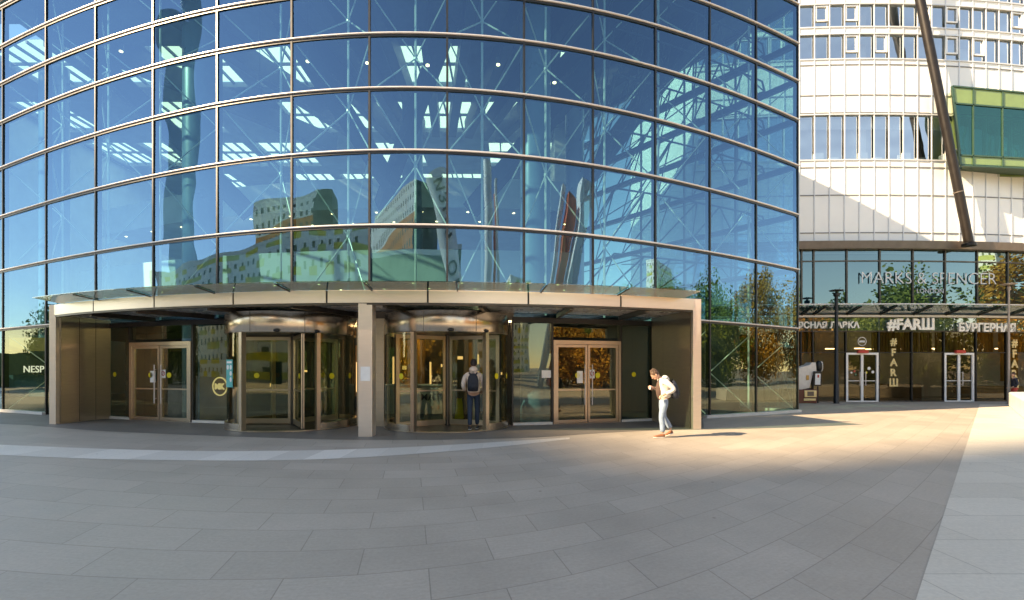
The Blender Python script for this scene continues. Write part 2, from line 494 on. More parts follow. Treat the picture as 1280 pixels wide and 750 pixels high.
# ---- side wall that runs back from the right-hand corner
C0 = fplan(997); SD = Vector((-.6, .8)); SN = Vector((.8, .6)); SB = 2.45; NS = 5
for i in range(NS):
    a = C0+SD*SB*i; b = C0+SD*SB*(i+1)
    zs = [.06]+[hz(k, 997) for k in ORDER]+[ROOF]
    for z0, z1 in zip(zs[:-1], zs[1:]):
        if i < 4 or z0 < 4:
            pass
    q = MB()
    for z0, z1 in zip(zs[:-1], zs[1:]):
        q.add([(a.x,a.y,z0+.03),(b.x,b.y,z0+.03),(b.x,b.y,z1-.03),(a.x,a.y,z1-.03)], [(0,1,2,3)])
    q.build('side_glazing', M['glass'], gb)
    c = b-SN*.09
    MB().prism([b+SD*.03, b-SD*.03, c-SD*.03, c+SD*.03], 0, ROOF).build('mullion', M['darksteel'], gb)
for k in ORDER:
    z = hz(k, 997)
    a = C0; b = C0+SD*SB*NS
    MB().bar(a-SN*.05, b-SN*.05, .2, z-.12, z+.06).build('side_transom', M['darksteel'], gb)
MB().bar(C0-SN*.05, C0+SD*SB*NS-SN*.05, .3, 0, .09).build('plinth', M['plinth'], gb)
cp = C0
MB().tube((cp.x-.02, cp.y+.05, 0), (cp.x-.02, cp.y+.05, ROOF), .06, n=10).build('corner_post', M['darksteel'], gb)
# solid core behind the side wall
SE = C0+SD*SB*NS
MB().prism([SE, SE+Vector((0, 14)), SE+Vector((-1, 14)), SE+Vector((-1, .3))], 0, ROOF).build('core_wall', M['inner'], gb)
# corner trusses, one per ring
for k in 'FEDCBA':
    z = hz(k, 997)-.12
    m = MB()
    fr = [FP(u, -.55, z) for u in (970, 945, 916, 887, 853, 819, 780)]
    sd = [Vector((C0.x, C0.y, z)) + Vector((SD.x, SD.y, 0))*d-Vector((SN.x, SN.y, 0))*.5 for d in (1.0, 2.4, 4.2, 6.2, 8.2, 10, 12)]
    for i in range(7):
        m.tube(fr[i], sd[i], .035, n=6)
        if i < 6:
            m.tube(sd[i], fr[i+1], .025, n=6)
            m.tube(fr[i], fr[i+1], .03, n=6); m.tube(sd[i], sd[i+1], .05, n=6)
            if i % 2: m.tube(fr[i]+Vector((0,0,-.0)), sd[i+1]+Vector((0,0,1.6)), .022, n=5)
    m.build('corner_truss', M['girder'], gb)

# ---- cable bracing behind the glass
for i in range(2, len(BAYS)-1):
    u0, u1 = BAYS[i], BAYS[i+1]; um = (u0+u1)/2
    under = u0 >= CAN0 and u1 <= CAN1
    m = MB()
    m.tube(FP(um, -1.15, 3.3 if under else .1), FP(um, -1.15, ROOF), .036, n=6)
    ks = ORDER if i % 2 else ORDER[1:]
    nodes = ['F', 'D', 'B'] if i % 2 else ['E', 'C', 'A']
    for k in nodes:
        z = hz(k, um)
        for j in (-1, 1):
            kk = ORDER[ORDER.index(k)+j]
            if kk == 'G' and under: zz = lambda u: 3.3
            else: zz = lambda u, kk=kk: hz(kk, u)
            for u in (u0, u1):
                m.tube(FP(um, -1.15, z), FP(u, -.12, zz(u)), .022, n=5)
        m.ell(FP(um, -1.15, z), (.06, .06, .09), 8, 5)
    if not under:
        for u in (u0, u1):
            m.tube(FP(um, -1.0, 1.5), FP(u, -.15, .1), .02, n=5); m.tube(FP(um, -1.0, 1.5), FP(u, -.15, 2.9), .02, n=5)
    m.build('cable_brace', M['rod'], gb)

# ---- inside: roof with skylights, girders, columns, galleries, floor
XS = [-26.6, -23.4, -19.8, -16.2, -12.6, -9.0, -5.4, -1.8, 1.8, 4.4]
YS = [20.6, 22.0, 25.2, 26.6, 30.0, 31.4, 35, 36.4, 40, 42]
roof = MB()
front = [FP(u, -.1) for u in span(-92, 997, 60)]
poly = [(p.x, p.y) for p in front]
rest = [(SE.x, SE.y), (SE.x, YS[0]+8), (4.4, YS[0]+8), (4.4, YS[0])]
# strip between the front and the first row (quads from the curve to y = YS[0])
for i in range(len(front)-1):
    a, b = front[i], front[i+1]
    ya, yb = max(YS[0], a.y+.01), max(YS[0], b.y+.01)
    if a.x > 4.4: continue
    roof.prism([(a.x, a.y), (b.x, b.y), (min(b.x, 4.4), yb), (a.x, ya)], ROOF-.25, ROOF)
fr2 = [(p.x, p.y) for p in front if p.x > 4.3]
roof.prism([(4.4, fr2[0][1])]+fr2+[(SE.x, SE.y), (4.4, SE.y)], ROOF-.25, ROOF)
holes = []
for i in range(len(XS)-1):
    for j in range(len(YS)-1):
        hole = j % 2 == 1 and (i*5+j*3) % 7 not in (0, 3)
        x0, x1, y0, y1 = XS[i], XS[i+1], YS[j], YS[j+1]
        if x0 < -19.9 and y1 < 22.5: continue
        if not hole: roof.box(x0, x1, y0, y1, ROOF-.25, ROOF)
        else:
            g = .35
            roof.box(x0, x0+g, y0, y1, ROOF-.25, ROOF); roof.box(x1-g, x1, y0, y1, ROOF-.25, ROOF)
            holes.append((x0+g, x1-g, y0, y1))
roof.build('roof', M['roof'], gb)
for (x0, x1, y0, y1) in holes:
    s = MB().box(x0, x1, y0, y1, ROOF+.02, ROOF+.05).build('skylight', M['skylight'], gb)
    m = MB()
    for q in range(1, 4): m.box(x0+(x1-x0)*q/4-.04, x0+(x1-x0)*q/4+.04, y0, y1, ROOF-.12, ROOF+.0)
    m.box(x0, x1, (y0+y1)/2-.04, (y0+y1)/2+.04, ROOF-.13, ROOF-.01)
    m.build('glazing_bar', M['girder'], s)
hub = Vector((-5, 37))
for u in (20, 130, 250, 330, 420, 512, 607, 700, 780, 850, 930):
    p = FP(u, -.6)
    d = (hub-Vector((p.x, p.y))).normalized()
    e = Vector((p.x, p.y))+d*13
    MB().beam((p.x, p.y, ROOF-.75), (e.x, e.y, ROOF-1.0), .42, .95).build('girder', M['girder'], gb)
# slanting girders that fall from the roof to the columns
for (a, b) in (((4.5, 20.5, 15.2), (-2.0, 24.5, 9.2)), ((7.2, 20.6, 14.9), (1.6, 27.0, 8.6)), ((-17.5, 20.5, 14.9), (-12.5, 24.5, 9.0)),
               ((-8.6, 19.2, 14.8), (-5.2, 25, 9.5)), ((-2.4, 19.5, 14.9), (-6.4, 25, 9.6))):
    MB().beam(a, b, .5, .75).build('slanting_girder', M['girder'], gb)
for (x, y, r) in ((-11.9, 19.6, .62), (-14.2, 24, .5), (.85, 18.6, .55), (-4.9, 25.2, .5), (-21, 23.5, .55), (3.0, 24.5, .45)):
    MB().lathe([(r, 0), (r, ROOF-.3), (r*.9, ROOF-.3), (r*.9, 0)], (x, y), 24).build('column', M['column'], gb, 'angle')
def arc_y(x, y0): return y0+.013*(x+4)**2
for (y0, z0, x0, x1) in ((23.6, 6.2, -24.5, 3.4), (25.2, 10.1, -24.5, 3.6)):
    xs = [x0+(x1-x0)*i/24 for i in range(25)]
    m = MB()
    pts = [(Vector((x, arc_y(x, y0), z0)), Vector((0, -1))) for x in xs]
    m.sweep(pts, [(0, -.55), (.12, -.55), (.16, .9), (.0, .9)])
    m.build('gallery_parapet', M['inner'], gb)
    m = MB()
    for i in range(24):
        m.prism([(xs[i], arc_y(xs[i], y0)+.01), (xs[i+1], arc_y(xs[i+1], y0)+.01), (xs[i+1], 41), (xs[i], 41)], z0-.45, z0-.12)
    m.build('gallery_floor', M['inner'], gb)
    for i in range(1, 24, 2):
        for dy in (.9, 2.6):
            x, y = xs[i]+(.5 if dy > 1 else 0), arc_y(xs[i], y0)+dy
            MB().lathe([(.0, z0-.475), (.06, z0-.475), (.06, z0-.452), (0, z0-.452)], (x, y), 10, close=False).build('downlight', M['lamp'], gb)
for (x, y, z) in ((-15.5, 20.3, 14.2), (-13.6, 19.6, 14.2), (-7.5, 18.8, 12.9), (-5.2, 18.4, 12.6), (-.5, 18.5, 12.6), (1.6, 19.3, 12.4), (-9.8, 19.9, 12.2), (-3.0, 18.2, 12.4)):
    m = MB(); m.lathe([(0, z), (.065, z), (.065, z+.03), (0, z+.03)], (x, y), 10, close=False)
    d = m.build('downlight', M['lamp'], gb)
    MB().tube((x, y, z+.03), (x, y, z+.3), .09, n=10).tube((x, y, z+.3), (x, y, ROOF-.25), .012, n=5).build('hanger', M['girder'], d)
# rear wall of the hall with window strips, and its lower storey
w = MB().box(-26.9, SE.x, 41, 41.4, 0, ROOF).build('rear_wall', M['inner'], gb)
for i in range(9):
    for z in (7.4, 11.4):
        MB().box(-26+i*3.2, -23.6+i*3.2, 40.9, 40.99, z, z+1.9).build('opening', M['innerdark'], w)
MB().box(-26.9, -26.6, 23.6, 41, 0, ROOF).build('end_wall', M['inner'], gb)
# ground storey ceiling and rear wall
m = MB()
us = span(-92, 990, 40)
vs = []; fs = []
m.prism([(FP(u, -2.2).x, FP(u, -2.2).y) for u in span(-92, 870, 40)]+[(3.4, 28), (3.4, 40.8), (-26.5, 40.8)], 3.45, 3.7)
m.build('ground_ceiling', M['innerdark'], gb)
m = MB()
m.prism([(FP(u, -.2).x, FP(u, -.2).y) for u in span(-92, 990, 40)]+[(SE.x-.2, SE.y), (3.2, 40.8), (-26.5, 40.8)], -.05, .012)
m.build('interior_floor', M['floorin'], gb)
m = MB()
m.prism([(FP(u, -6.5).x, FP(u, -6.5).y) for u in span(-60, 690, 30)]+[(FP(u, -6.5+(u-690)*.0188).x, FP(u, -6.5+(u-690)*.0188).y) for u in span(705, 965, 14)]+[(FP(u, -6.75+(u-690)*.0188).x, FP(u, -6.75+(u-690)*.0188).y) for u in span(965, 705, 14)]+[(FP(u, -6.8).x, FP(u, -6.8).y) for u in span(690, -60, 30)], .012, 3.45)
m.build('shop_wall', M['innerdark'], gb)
for (u0, u1, z0, z1, mt) in ((60, 118, 2.35, 2.95, 'warm'), (300, 345, .5, 2.6, 'warm'), (415, 470, .4, 2.8, 'warm'), (600, 645, .6, 2.7, 'warm'), (0, 58, 2.5, 3.0, 'warm'), (375, 408, .3, 2.5, 'greenint')):
    m = MB(); m.prism([(FP(u, -6.3).x, FP(u, -6.3).y) for u in span(u0, u1, 4)]+[(FP(u, -6.48).x, FP(u, -6.48).y) for u in span(u1, u0, 4)], z0, z1)
    m.build('wall_panel', M[mt], gb)
for i, u in enumerate((230, 300, 330, 395, 440, 500, 548, 600, 640, 680)):
    p = FP(u, -4.2-(i % 3)*.9); n = fnorm(u)
    t = Vector((-n.y, n.x))*.55
    MB().bar((p.x-t.x, p.y-t.y), (p.x+t.x, p.y+t.y), .07, 3.36, 3.41).build('strip_lamp', M['lampw'], gb)

for (u, z0, z1, w, o) in ((186, .9, 1.05, 3, -5), (222, 1.5, 1.58, 4, -5.6), (318, .7, 1.9, 2.2, -5.8), (338, 1.3, 1.42, 5, -5.2), (408, .5, 2.1, 2, -5.4), (424, 1.6, 1.75, 5, -5.9),
                          (496, .9, 1.9, 2, -5.6), (530, 1.7, 1.82, 7, -5.7), (575, 2.0, 2.12, 7, -5.5), (622, .8, 2.2, 3, -5.8), (668, 1.4, 1.5, 5, -5.0), (715, .9, 1.6, 2, -4.6)):
    p, q = FP(u-w, o), FP(u+w, o)
    MB().bar((p.x, p.y), (q.x, q.y), .06, z0, z1).build('lit_display', M['display'], gb)
# ---- glazed entrance wall beneath the canopy
def fbox(mb, u0, u1, o0, o1, z0, z1, n=4):
    us_ = span(u0, u1, n)
    return mb.prism([(FP(u, o1).x, FP(u, o1).y) for u in us_]+[(FP(u, o0).x, FP(u, o0).y) for u in us_[::-1]], z0, z1)
for (u0, u1) in ((126, 163.5), (243, 286), (641, 690), (776, 815)):
    pane(u0, u1, zc(.09), zc(HEAD-.1), M['glass_low'], 'shopfront_pane', 6)
for (u0, u1) in ((163.5, 242), (690, 775)):
    pane(u0, u1, zc(2.55), zc(HEAD-.1), M['glass_low'], 'transom_pane', 6)
for (u0, u1) in ((124, 290), (640, 817)):
    fbox(MB(), u0, u1, -.1, .06, HEAD-.1, HEAD+.05, 10).build('header', M['black'], gb)
for (u0, u1) in ((126, 164), (242, 288), (641, 690), (776, 815)):
    fbox(MB(), u0, u1, -.08, .06, 0, .075, 6).build('threshold', M['plinth'], gb)
for u in (125, 163.5, 242, 287, 640.5, 690, 775.5, 815):
    fbox(MB(), u-1.1, u+1.1, -.12, .05, 0, HEAD-.1, 2).build('entrance_mullion', M['black'], gb)
# steel panels that fill the wall around the drums
for (u0, u1) in ((446, 480),):
    fbox(MB(), u0, u1, -.1, .0, 0, HEAD, 4).build('infill_panel', M['steel'], gb)
fbox(MB(), 286, 642, -.1, .02, HEAD-.02, HEAD+.45, 16).build('header_panel', M['darksteel'], gb)

def double_door():
    """frame outside, two leaves, bar handles; width 1, height 2.46, y = 0 is the glass line"""
    fr = MB()
    W, H, t = 1.2, 2.46, .085
    fr.box(-W, -W+t, -.06, .06, 0, H); fr.box(W-t, W, -.06, .06, 0, H); fr.box(-W+t, W-t, -.06, .06, H-t*1.3, H)
    fr.box(-W+t, W-t, -.05, .05, 0.0, .02)
    f = fr.build('double_door', M['steel'], gb_local)
    for s in (-1, 1):
        a, b = sorted((s*.012, s*(W-t-.008)))
        l = MB()
        st = .075
        l.box(a, a+st, -.035, .035, .03, H-t*1.3-.01); l.box(b-st, b, -.035, .035, .03, H-t*1.3-.01)
        l.box(a+st, b-st, -.035, .035, H-t*1.3-.09, H-t*1.3-.01); l.box(a+st, b-st, -.035, .035, .03, .12)
        l.box(a+st, b-st, -.018, .018, .98, 1.02)
        lo = l.build('door_leaf', M['steel'], f)
        g = MB().box(a+st, b-st, -.006, .006, .12, H-t*1.3-.09).build('door_glass', M['glass_door'], f)
        hx = s*.13
        h = MB().tube((hx, -.10, .55), (hx, -.10, 1.75), .017, n=8)
        for z in (.7, 1.6): h.tube((hx, -.10, z), (hx, -.035, z), .011, n=6)
        h.build('door_handle', M['alu'], f)
        c = (s*.36, -.03, 1.43); k = MB()
        k.tube((c[0], c[1], c[2]), (c[0], c[1]-.004, c[2]), .085, n=20)
        k.build('round_sticker', M['yellow'], f)
    k = MB().box(-.38, -.17, -.034, -.03, 1.2, 1.56).build('notice', M['paper'], f)
    s1 = MB().box(.06, .24, -.045, -.041, 1.34, 1.60).build('prohibition_sign', M['paper'], f)
    m = MB()
    m.lathe([(.05, 0), (.072, 0), (.072, .004), (.05, .004)], (0, 0), 18)
    m.v = [(v[0]+.15, -.05+v[2], 1.48+v[1]) for v in m.v]
    m.beam((.105, -.048, 1.43), (.195, -.048, 1.53), .018, .003)
    m.build('prohibition_mark', M['red'], f)
    return f
gb_local = None
dd = double_door()
def chord(u0, u1, off=0.0):
    a, b = FP(u0, off), FP(u1, off)
    return (a+b)/2, math.atan2(b.y-a.y, b.x-a.x), (b-a).length
first = True
for (u0, u1) in ((164.5, 241), (691, 774.5)):
    c, yaw, L = chord(u0, u1, .02)
    o = dd if first else copy_tree(dd)
    first = False
    o.parent = gb
    o.location = Vector((c.x, c.y, .0))-gb.location
    o.rotation_euler.z = yaw
    o.scale.x = L/2.4
# loose stickers on the fixed panes
for (u, v) in ((144, 468), (792, 468)):
    p = FP(u, .012, EYE-(v-HOR)/F0*fdepth(u)); n = fnorm(u)
    MB().tube(p, p+Vector((n.x, n.y, 0))*.006, .075, n=18).build('round_sticker', M['yellow'], gb)
p = FP(682, .012)
u0, u1 = 677, 690
fbox(MB(), 677, 688.5, .008, .014, 1.36, 1.58, 2).build('notice', M['paper'], gb)
# window letters
lp = FP(258, -.5); n = fnorm(258); yw = math.atan2(n.x, -n.y)
mk = empty('shop_sign', (lp.x, lp.y, 0), 'pale gold ring logo with two joined letters inside the pane beside the left double door', 'sign')
text_obj('lettering', 'MK', M['glowgold'], mk, .3, (lp.x, lp.y-.02, 1.08), yw, width=.38, bold=.01)
m = MB(); m.lathe([(.255, 0), (.295, 0), (.295, .03), (.255, .03)], (0, 0), 28)
cy_, sy_ = math.cos(yw), math.sin(yw)
m.v = [(lp.x+v[0]*cy_, lp.y+v[0]*sy_-v[2], 1.08+v[1]) for v in m.v]
m.build('ring', M['glowgold'], mk)
MB().box(lp.x-.85, lp.x+.5, lp.y+.35, lp.y+.44, .02, 1.9).build('backing_board', M['warm'], mk)

# ------------------------------------------------------------------ entrance canopy
cn = empty('entrance_canopy', (-4.2, 14, 0), 'low curved steel entrance canopy on side walls and one square pillar', 'canopy')
def arc3(a, b, c):
    ax, ay = a; bx, by = b; cx, cy = c
    d = 2*(ax*(by-cy)+bx*(cy-ay)+cx*(ay-by))
    ux = ((ax*ax+ay*ay)*(by-cy)+(bx*bx+by*by)*(cy-ay)+(cx*cx+cy*cy)*(ay-by))/d
    uy = ((ax*ax+ay*ay)*(cx-bx)+(bx*bx+by*by)*(ax-cx)+(cx*cx+cy*cy)*(bx-ax))/d
    return Vector((ux, uy)), math.hypot(ax-ux, ay-uy)
CA, CB_, CC = (-13.55, 15.06), (-3.49, 12.15), (5.03, 13.75)
cc, cr = arc3(CA, CB_, CC)
a0 = math.atan2(CA[1]-cc.y, CA[0]-cc.x); a1 = math.atan2(CC[1]-cc.y, CC[0]-cc.x)
if a1 < a0: a1 += 2*math.pi
def CP(t, off=0.0):
    a = a0+(a1-a0)*t
    n = Vector((math.cos(a), math.sin(a)))
    return cc+n*(cr+off), n
def cpts(t0, t1, n, off=0.0, z=0.0):
    out = []
    for i in range(n+1):
        p, nn = CP(t0+(t1-t0)*i/n, off); out.append((Vector((p.x, p.y, z)), nn))
    return out
NF = 8
for i in range(NF):
    g = .0012
    MB().sweep(cpts(i/NF+g, (i+1)/NF-g, 8, 0, 0), [(-.14, 3.19), (.0, 3.19), (.0, 3.49), (-.14, 3.49)]).build('fascia_panel', M['fascia'], cn)
MB().sweep(cpts(.002, .998, 50, -.03, 0), [(-.1, 3.2), (.0, 3.2), (.0, 3.48), (-.1, 3.48)]).build('fascia_backing', M['black'], cn)
MB().sweep(cpts(.003, .997, 50, .0, 0), [(-.16, 3.14), (-.02, 3.14), (-.02, 3.187), (-.16, 3.187)]).build('edge_trim', M['darksteel'], cn)
# soffit between fascia and facade
fpts = [p for p, n in cpts(0, 1, 40, -.16)]
def back(t):
    u = 118+(821-118)*t
    return FP(u, .09)
sf = MB(); vs = []; fs = []
for i in range(41):
    p = fpts[i]; q = back(i/40)
    vs += [(p.x, p.y, 3.22), (q.x, q.y, 3.22), (p.x, p.y, 3.40), (q.x, q.y, 3.40)]
    if i:
        b = 4*i
        fs += [(b-4, b, b+1, b-3), (b-2, b-1, b+3, b+2), (b-4, b-2, b+2, b), (b-3, b+1, b+3, b-1)]
sf.add(vs, fs).build('soffit', M['soffit'], cn)
for t in (.1, .205, .33, .45, .57, .69, .81, .92):
    p = CP(t, -.17)[0]; q = back(min(1, t+.012)); 
    MB().bar((p.x, p.y), (q.x, q.y), .10, 3.09, 3.216).build('soffit_beam', M['darksteel'], cn)
# glass edge standing out in front
for i in range(9):
    g = .0015
    AW = lambda t: .034+t*(.975-.034)
    pts = cpts(AW(i/9)+g, AW((i+1)/9)-g, 6, .02, 0)
    MB().sweep(pts, [(0, 3.495), (.62, 3.58), (.62, 3.595), (0, 3.51)]).build('glass_awning', M['awning'], cn)
    for t in (AW(i/9),):
        if i:
            p, n = CP(t, 0)
            MB().beam((p.x, p.y, 3.475), (p.x+n.x*.6, p.y+n.y*.6, 3.553), .03, .03).build('awning_arm', M['darksteel'], cn)
# side walls and pillars
def wallprism(p, q, th, z1, z0=0):
    p = Vector(p); q = Vector(q); d = (q-p).normalized(); n = Vector((-d.y, d.x))
    return MB().prism([p-n*th/2, p+n*th/2, q+n*th/2, q-n*th/2], z0, z1)
LF, LB = Vector((-13.42, 15.08)), Vector((-13.22, 16.75))
wallprism(LF+Vector((0, .06)), LB, .2, 3.2).build('side_wall', M['steel'], cn)
wallprism(LF+Vector((-.12, -.04)), LF+Vector((.09, -.055)), .12, 3.49).build('corner_pillar', M['fascia'], cn, bevel=.006)
RF, RB = Vector((4.93, 13.80)), Vector((4.45, 15.95))
wallprism(RF+Vector((-.02, .06)), RB, .2, 3.2).build('side_wall', M['steel'], cn)
wallprism(RF+Vector((-.1, -.06)), RF+Vector((.13, -.03)), .12, 3.49).build('corner_pillar', M['fascia'], cn, bevel=.006)
# seams on the side walls
for (F_, B_) in ((LF, LB), (RF, RB)):
    d = (B_-F_)
    for t in (.36, .68):
        p = F_+d*t
        MB().bar((p.x-.104, p.y-.004), (p.x+.104, p.y+.004), .008, .02, 3.18).build('panel_joint', M['darksteel'], cn)
px, py = -3.49, 12.34
MB().box(px-.165, px+.165, py-.17, py+.17, 0, 3.18).build('square_pillar', M['fascia'], cn, bevel=.008)
MB().box(px-.11, px+.12, py-.176, py-.172, 1.33, 1.67).build('notice', M['paper'], cn)

# ------------------------------------------------------------------ revolving doors
def revolving_door():
    R = 1.72
    r = empty('revolving_door', (0, 0, 0))
    dr = MB().lathe([(R, 2.56), (R+.015, 2.58), (R+.015, 3.08), (R, 3.10), (R-.25, 3.10), (R-.25, 2.56)], n=72).build('drum_band', M['steelv'], r, 'angle')
    MB().lathe([(R-.26, 2.62), (R-.26, 2.58), (0, 2.58), (0, 2.62)], n=40, close=False).build('drum_ceiling', M['darksteel'], r)
    m = MB()
    for a in range(0, 360, 45):
        t = math.radians(a+22)
        m.beam((math.cos(t)*(R+.012), math.sin(t)*(R+.012), 2.575), (math.cos(t)*(R+.012), math.sin(t)*(R+.012), 3.085), .012, .012)
    m.build('band_joint', M['darksteel'], dr)
    MB().lathe([(R-.2, .012), (R+.03, .012), (R+.03, .03), (R-.2, .03)], n=64).build('floor_ring', M['steel'], r)
    MB().lathe([(R-.22, .012), (R-.22, .02), (0, .02)], n=40, close=False).build('door_mat', M['black'], r)
    # fixed curved walls: from the front posts round to the rear posts
    fa = math.radians(-90)
    op = math.radians(33.5)
    for s in (-1, 1):
        b0 = fa+s*op; b1 = math.radians(90)-s*op
        if s == 1: A0, A1 = b0, b1
        else: A0, A1 = b1, b0+2*math.pi
        m = MB(); N = 24; vs = []; fs = []
        for i in range(N+1):
            t = A0+(A1-A0)*i/N
            vs += [(math.cos(t)*(R-.04), math.sin(t)*(R-.04), .2), (math.cos(t)*(R-.04), math.sin(t)*(R-.04), 2.56)]
            if i: fs.append((2*i-2, 2*i, 2*i+1, 2*i-1))
        m.add(vs, fs).build('curved_glass', M['glass_door'], r, True)
        MB().lathe([(R-.09, .03), (R+.02, .03), (R+.02, .2), (R-.09, .2)], n=N, a0=A0, a1=A1).build('kick_rail', M['steelv'], r, 'angle')
        for t in (A0, A1):
            c = Vector((math.cos(t), math.sin(t))); tt = Vector((-c.y, c.x))
            q = [c*(R-.12)-tt*.05, c*(R+.02)-tt*.05, c*(R+.02)+tt*.05, c*(R-.12)+tt*.05]
            MB().prism(q, .03, 2.56).build('door_post', M['steel'], r)
        for t in (A0+.35*(A1-A0), A0+.12*(A1-A0) if s == 1 else A0+.88*(A1-A0)):
            c = Vector((math.cos(t)*(R-.03), math.sin(t)*(R-.03), 1.43)); d = Vector((math.cos(t), math.sin(t), 0))
            MB().tube(c, c+d*.006, .08, n=18).build('round_sticker', M['yellow'], r)
    # wings
    MB().tube((0, 0, .03), (0, 0, 2.58), .07, n=14).build('centre_shaft', M['darksteel'], r)
    for k in range(3):
        t = math.radians(-69+120*k)
        c = Vector((math.cos(t), math.sin(t))); tt = Vector((-c.y, c.x))
        def slab(r0, r1, h, z0, z1, m):
            return m.prism([c*r0-tt*h, c*r1-tt*h, c*r1+tt*h, c*r0+tt*h], z0, z1)
        m = MB()
        slab(.08, .15, .025, .06, 2.54, m); slab(1.50, 1.60, .035, .06, 2.54, m)
        slab(.15, 1.50, .025, .06, .2, m); slab(.15, 1.50, .025, 2.44, 2.54, m); slab(.15, 1.5, .012, 1.0, 1.04, m)
        w = m.build('wing', M['steel'], r)
        m = MB(); slab(.15, 1.50, .005, .2, 2.44, m); m.build('wing_glass', M['glass_door'], w)
        m = MB(); slab(1.602, 1.63, .012, .06, 2.54, m); m.build('brush_seal', M['black'], w)
        e = c*1.05
        MB().tube((e.x-tt.x*.012, e.y-tt.y*.012, 1.43), (e.x+tt.x*.012, e.y+tt.y*.012, 1.43), .075, n=16).build('round_sticker', M['yellow'], w)
    # sensors on the band
    for a, sx in ((-90, .07), (-58, .05)):
        t = math.radians(a); c = (math.cos(t)*(R+.02), math.sin(t)*(R+.02), 2.60)
        MB().ell(c, (sx+.02, .06, .045), 12, 6).build('door_sensor', M['black'], r, True)
    return r
rd = revolving_door()
GL = 'revolving doors under the canopy'
tag(rd, 'steel revolving door left of the square pillar with a teal poster on its glass', 'revolving door', GL)
rd2 = copy_tree(rd)
tag(rd2, 'steel revolving door right of the square pillar with a walker entering', 'revolving door', GL)
rd.location = (-6.27, 14.70, 0); rd.rotation_euler.z = math.radians(10)
rd2.location = (-1.83, 14.52, 0); rd2.rotation_euler.z = math.radians(10)
for c in children(rd2):
    if c.name.startswith('wing'): c.rotation_euler.z = math.radians(38)
# teal poster on the left drum
t = math.radians(232)
pp = Vector((-6.27+math.cos(t)*1.72, 14.70+math.sin(t)*1.72, 1.50)); n = Vector((math.cos(t), math.sin(t), 0)); tt = Vector((-n.y, n.x, 0))
po = empty('poster', (pp.x, pp.y, 0), 'teal poster with white round pictograms on the left revolving door', 'poster')
def plate(mb, c, n, tt, w, h, th):
    vs = []
    for d in (0, th):
        for sx, sz in ((-1,-1),(1,-1),(1,1),(-1,1)):
            vs.append(c+n*d+tt*sx*w/2+Vector((0,0,sz*h/2)))
    return mb.add(vs, [(0,1,2,3),(7,6,5,4),(0,4,5,1),(1,5,6,2),(2,6,7,3),(3,7,4,0)])
pc = pp+n*.03
plate(MB(), pc, n, tt, .36, .72, .006).build('sheet', M['tealpaper'], po)
m = MB()
for i, (a, b) in enumerate(((-.085,.16),(.085,.16),(.085,.0),(.085,-.16),(-.085,0))):
    c = pc+n*.008+tt*a+Vector((0,0,b))
    if i < 4: m.tube(c, c+n*.003, .062, n=14)
m.build('pictogram', M['paper'], po)
plate(MB(), pc+n*.008+Vector((0,0,.29)), n, tt, .28, .05, .003).build('heading', M['paper'], po)
# ------------------------------------------------------------------ office tower on the right
tw = empty('office_tower', (22, 27, 0), 'white panelled office tower with blue window rows above dark glazed shops', 'building')
def ty(x): return 25.6+.009*(x-18)**2
def tn(x):
    d = Vector((1, .018*(x-18))).normalized()
    return Vector((d.y, -d.x))
def TP(x, off=0.0, z=0.0):
    n = tn(x)
    return Vector((x+n.x*off, ty(x)+n.y*off, z))
def tz(v): return EYE+(HOR-v)/F0*25.62
TX0, TX1, BW = 9.3, 41.2, .735
NB = int((TX1-TX0)/BW)
XB = [14.42+BW*(i-7) for i in range(44)]
def tsweep(x0, x1, prof, name, mt, parent=tw, step=.6):
    n = max(2, int((x1-x0)/step))
    pts = [(TP(x0+(x1-x0)*i/n), tn(x0+(x1-x0)*i/n)) for i in range(n+1)]
    return MB().sweep(pts, prof).build(name, mt, parent)
zb, zt = tz(303), 27.5
# wall: bands of white panel; the window rows are openings between the bands
ROWS = [(tz(74), tz(42.5)), (tz(34), tz(5)), (tz(200), tz(143)), (tz(-4), tz(-33)), (tz(-43), tz(-72))]
ROWS.sort()
zz = zb
for (a, b) in ROWS+[(zt, zt)]:
    tsweep(XB[0], XB[-1], [(0, zz), (0, a), (-.3, a), (-.3, zz)], 'wall', M['white'])
    zz = b
MB().box(XB[0]+.2, XB[-1], 26.9+3.5, 27+3.5, 0, zt).build('inner_wall', M['inner'], tw)
MB().box(XB[0]+.01, XB[0]+.3, ty(XB[0])+.02, 40, 0, zt).build('end_wall', M['white'], tw)
MB().box(XB[0], XB[-1], ty(XB[0])-.2, 40, zt+.01, zt+.4).build('roof', M['roof'], tw)
for (a, b) in ROWS:
    tsweep(XB[0]+.3, XB[-1], [(-.32, a-.3), (-.32, a-.05), (-4.5, a-.05), (-4.5, a-.3)], 'storey_floor', M['inner'])
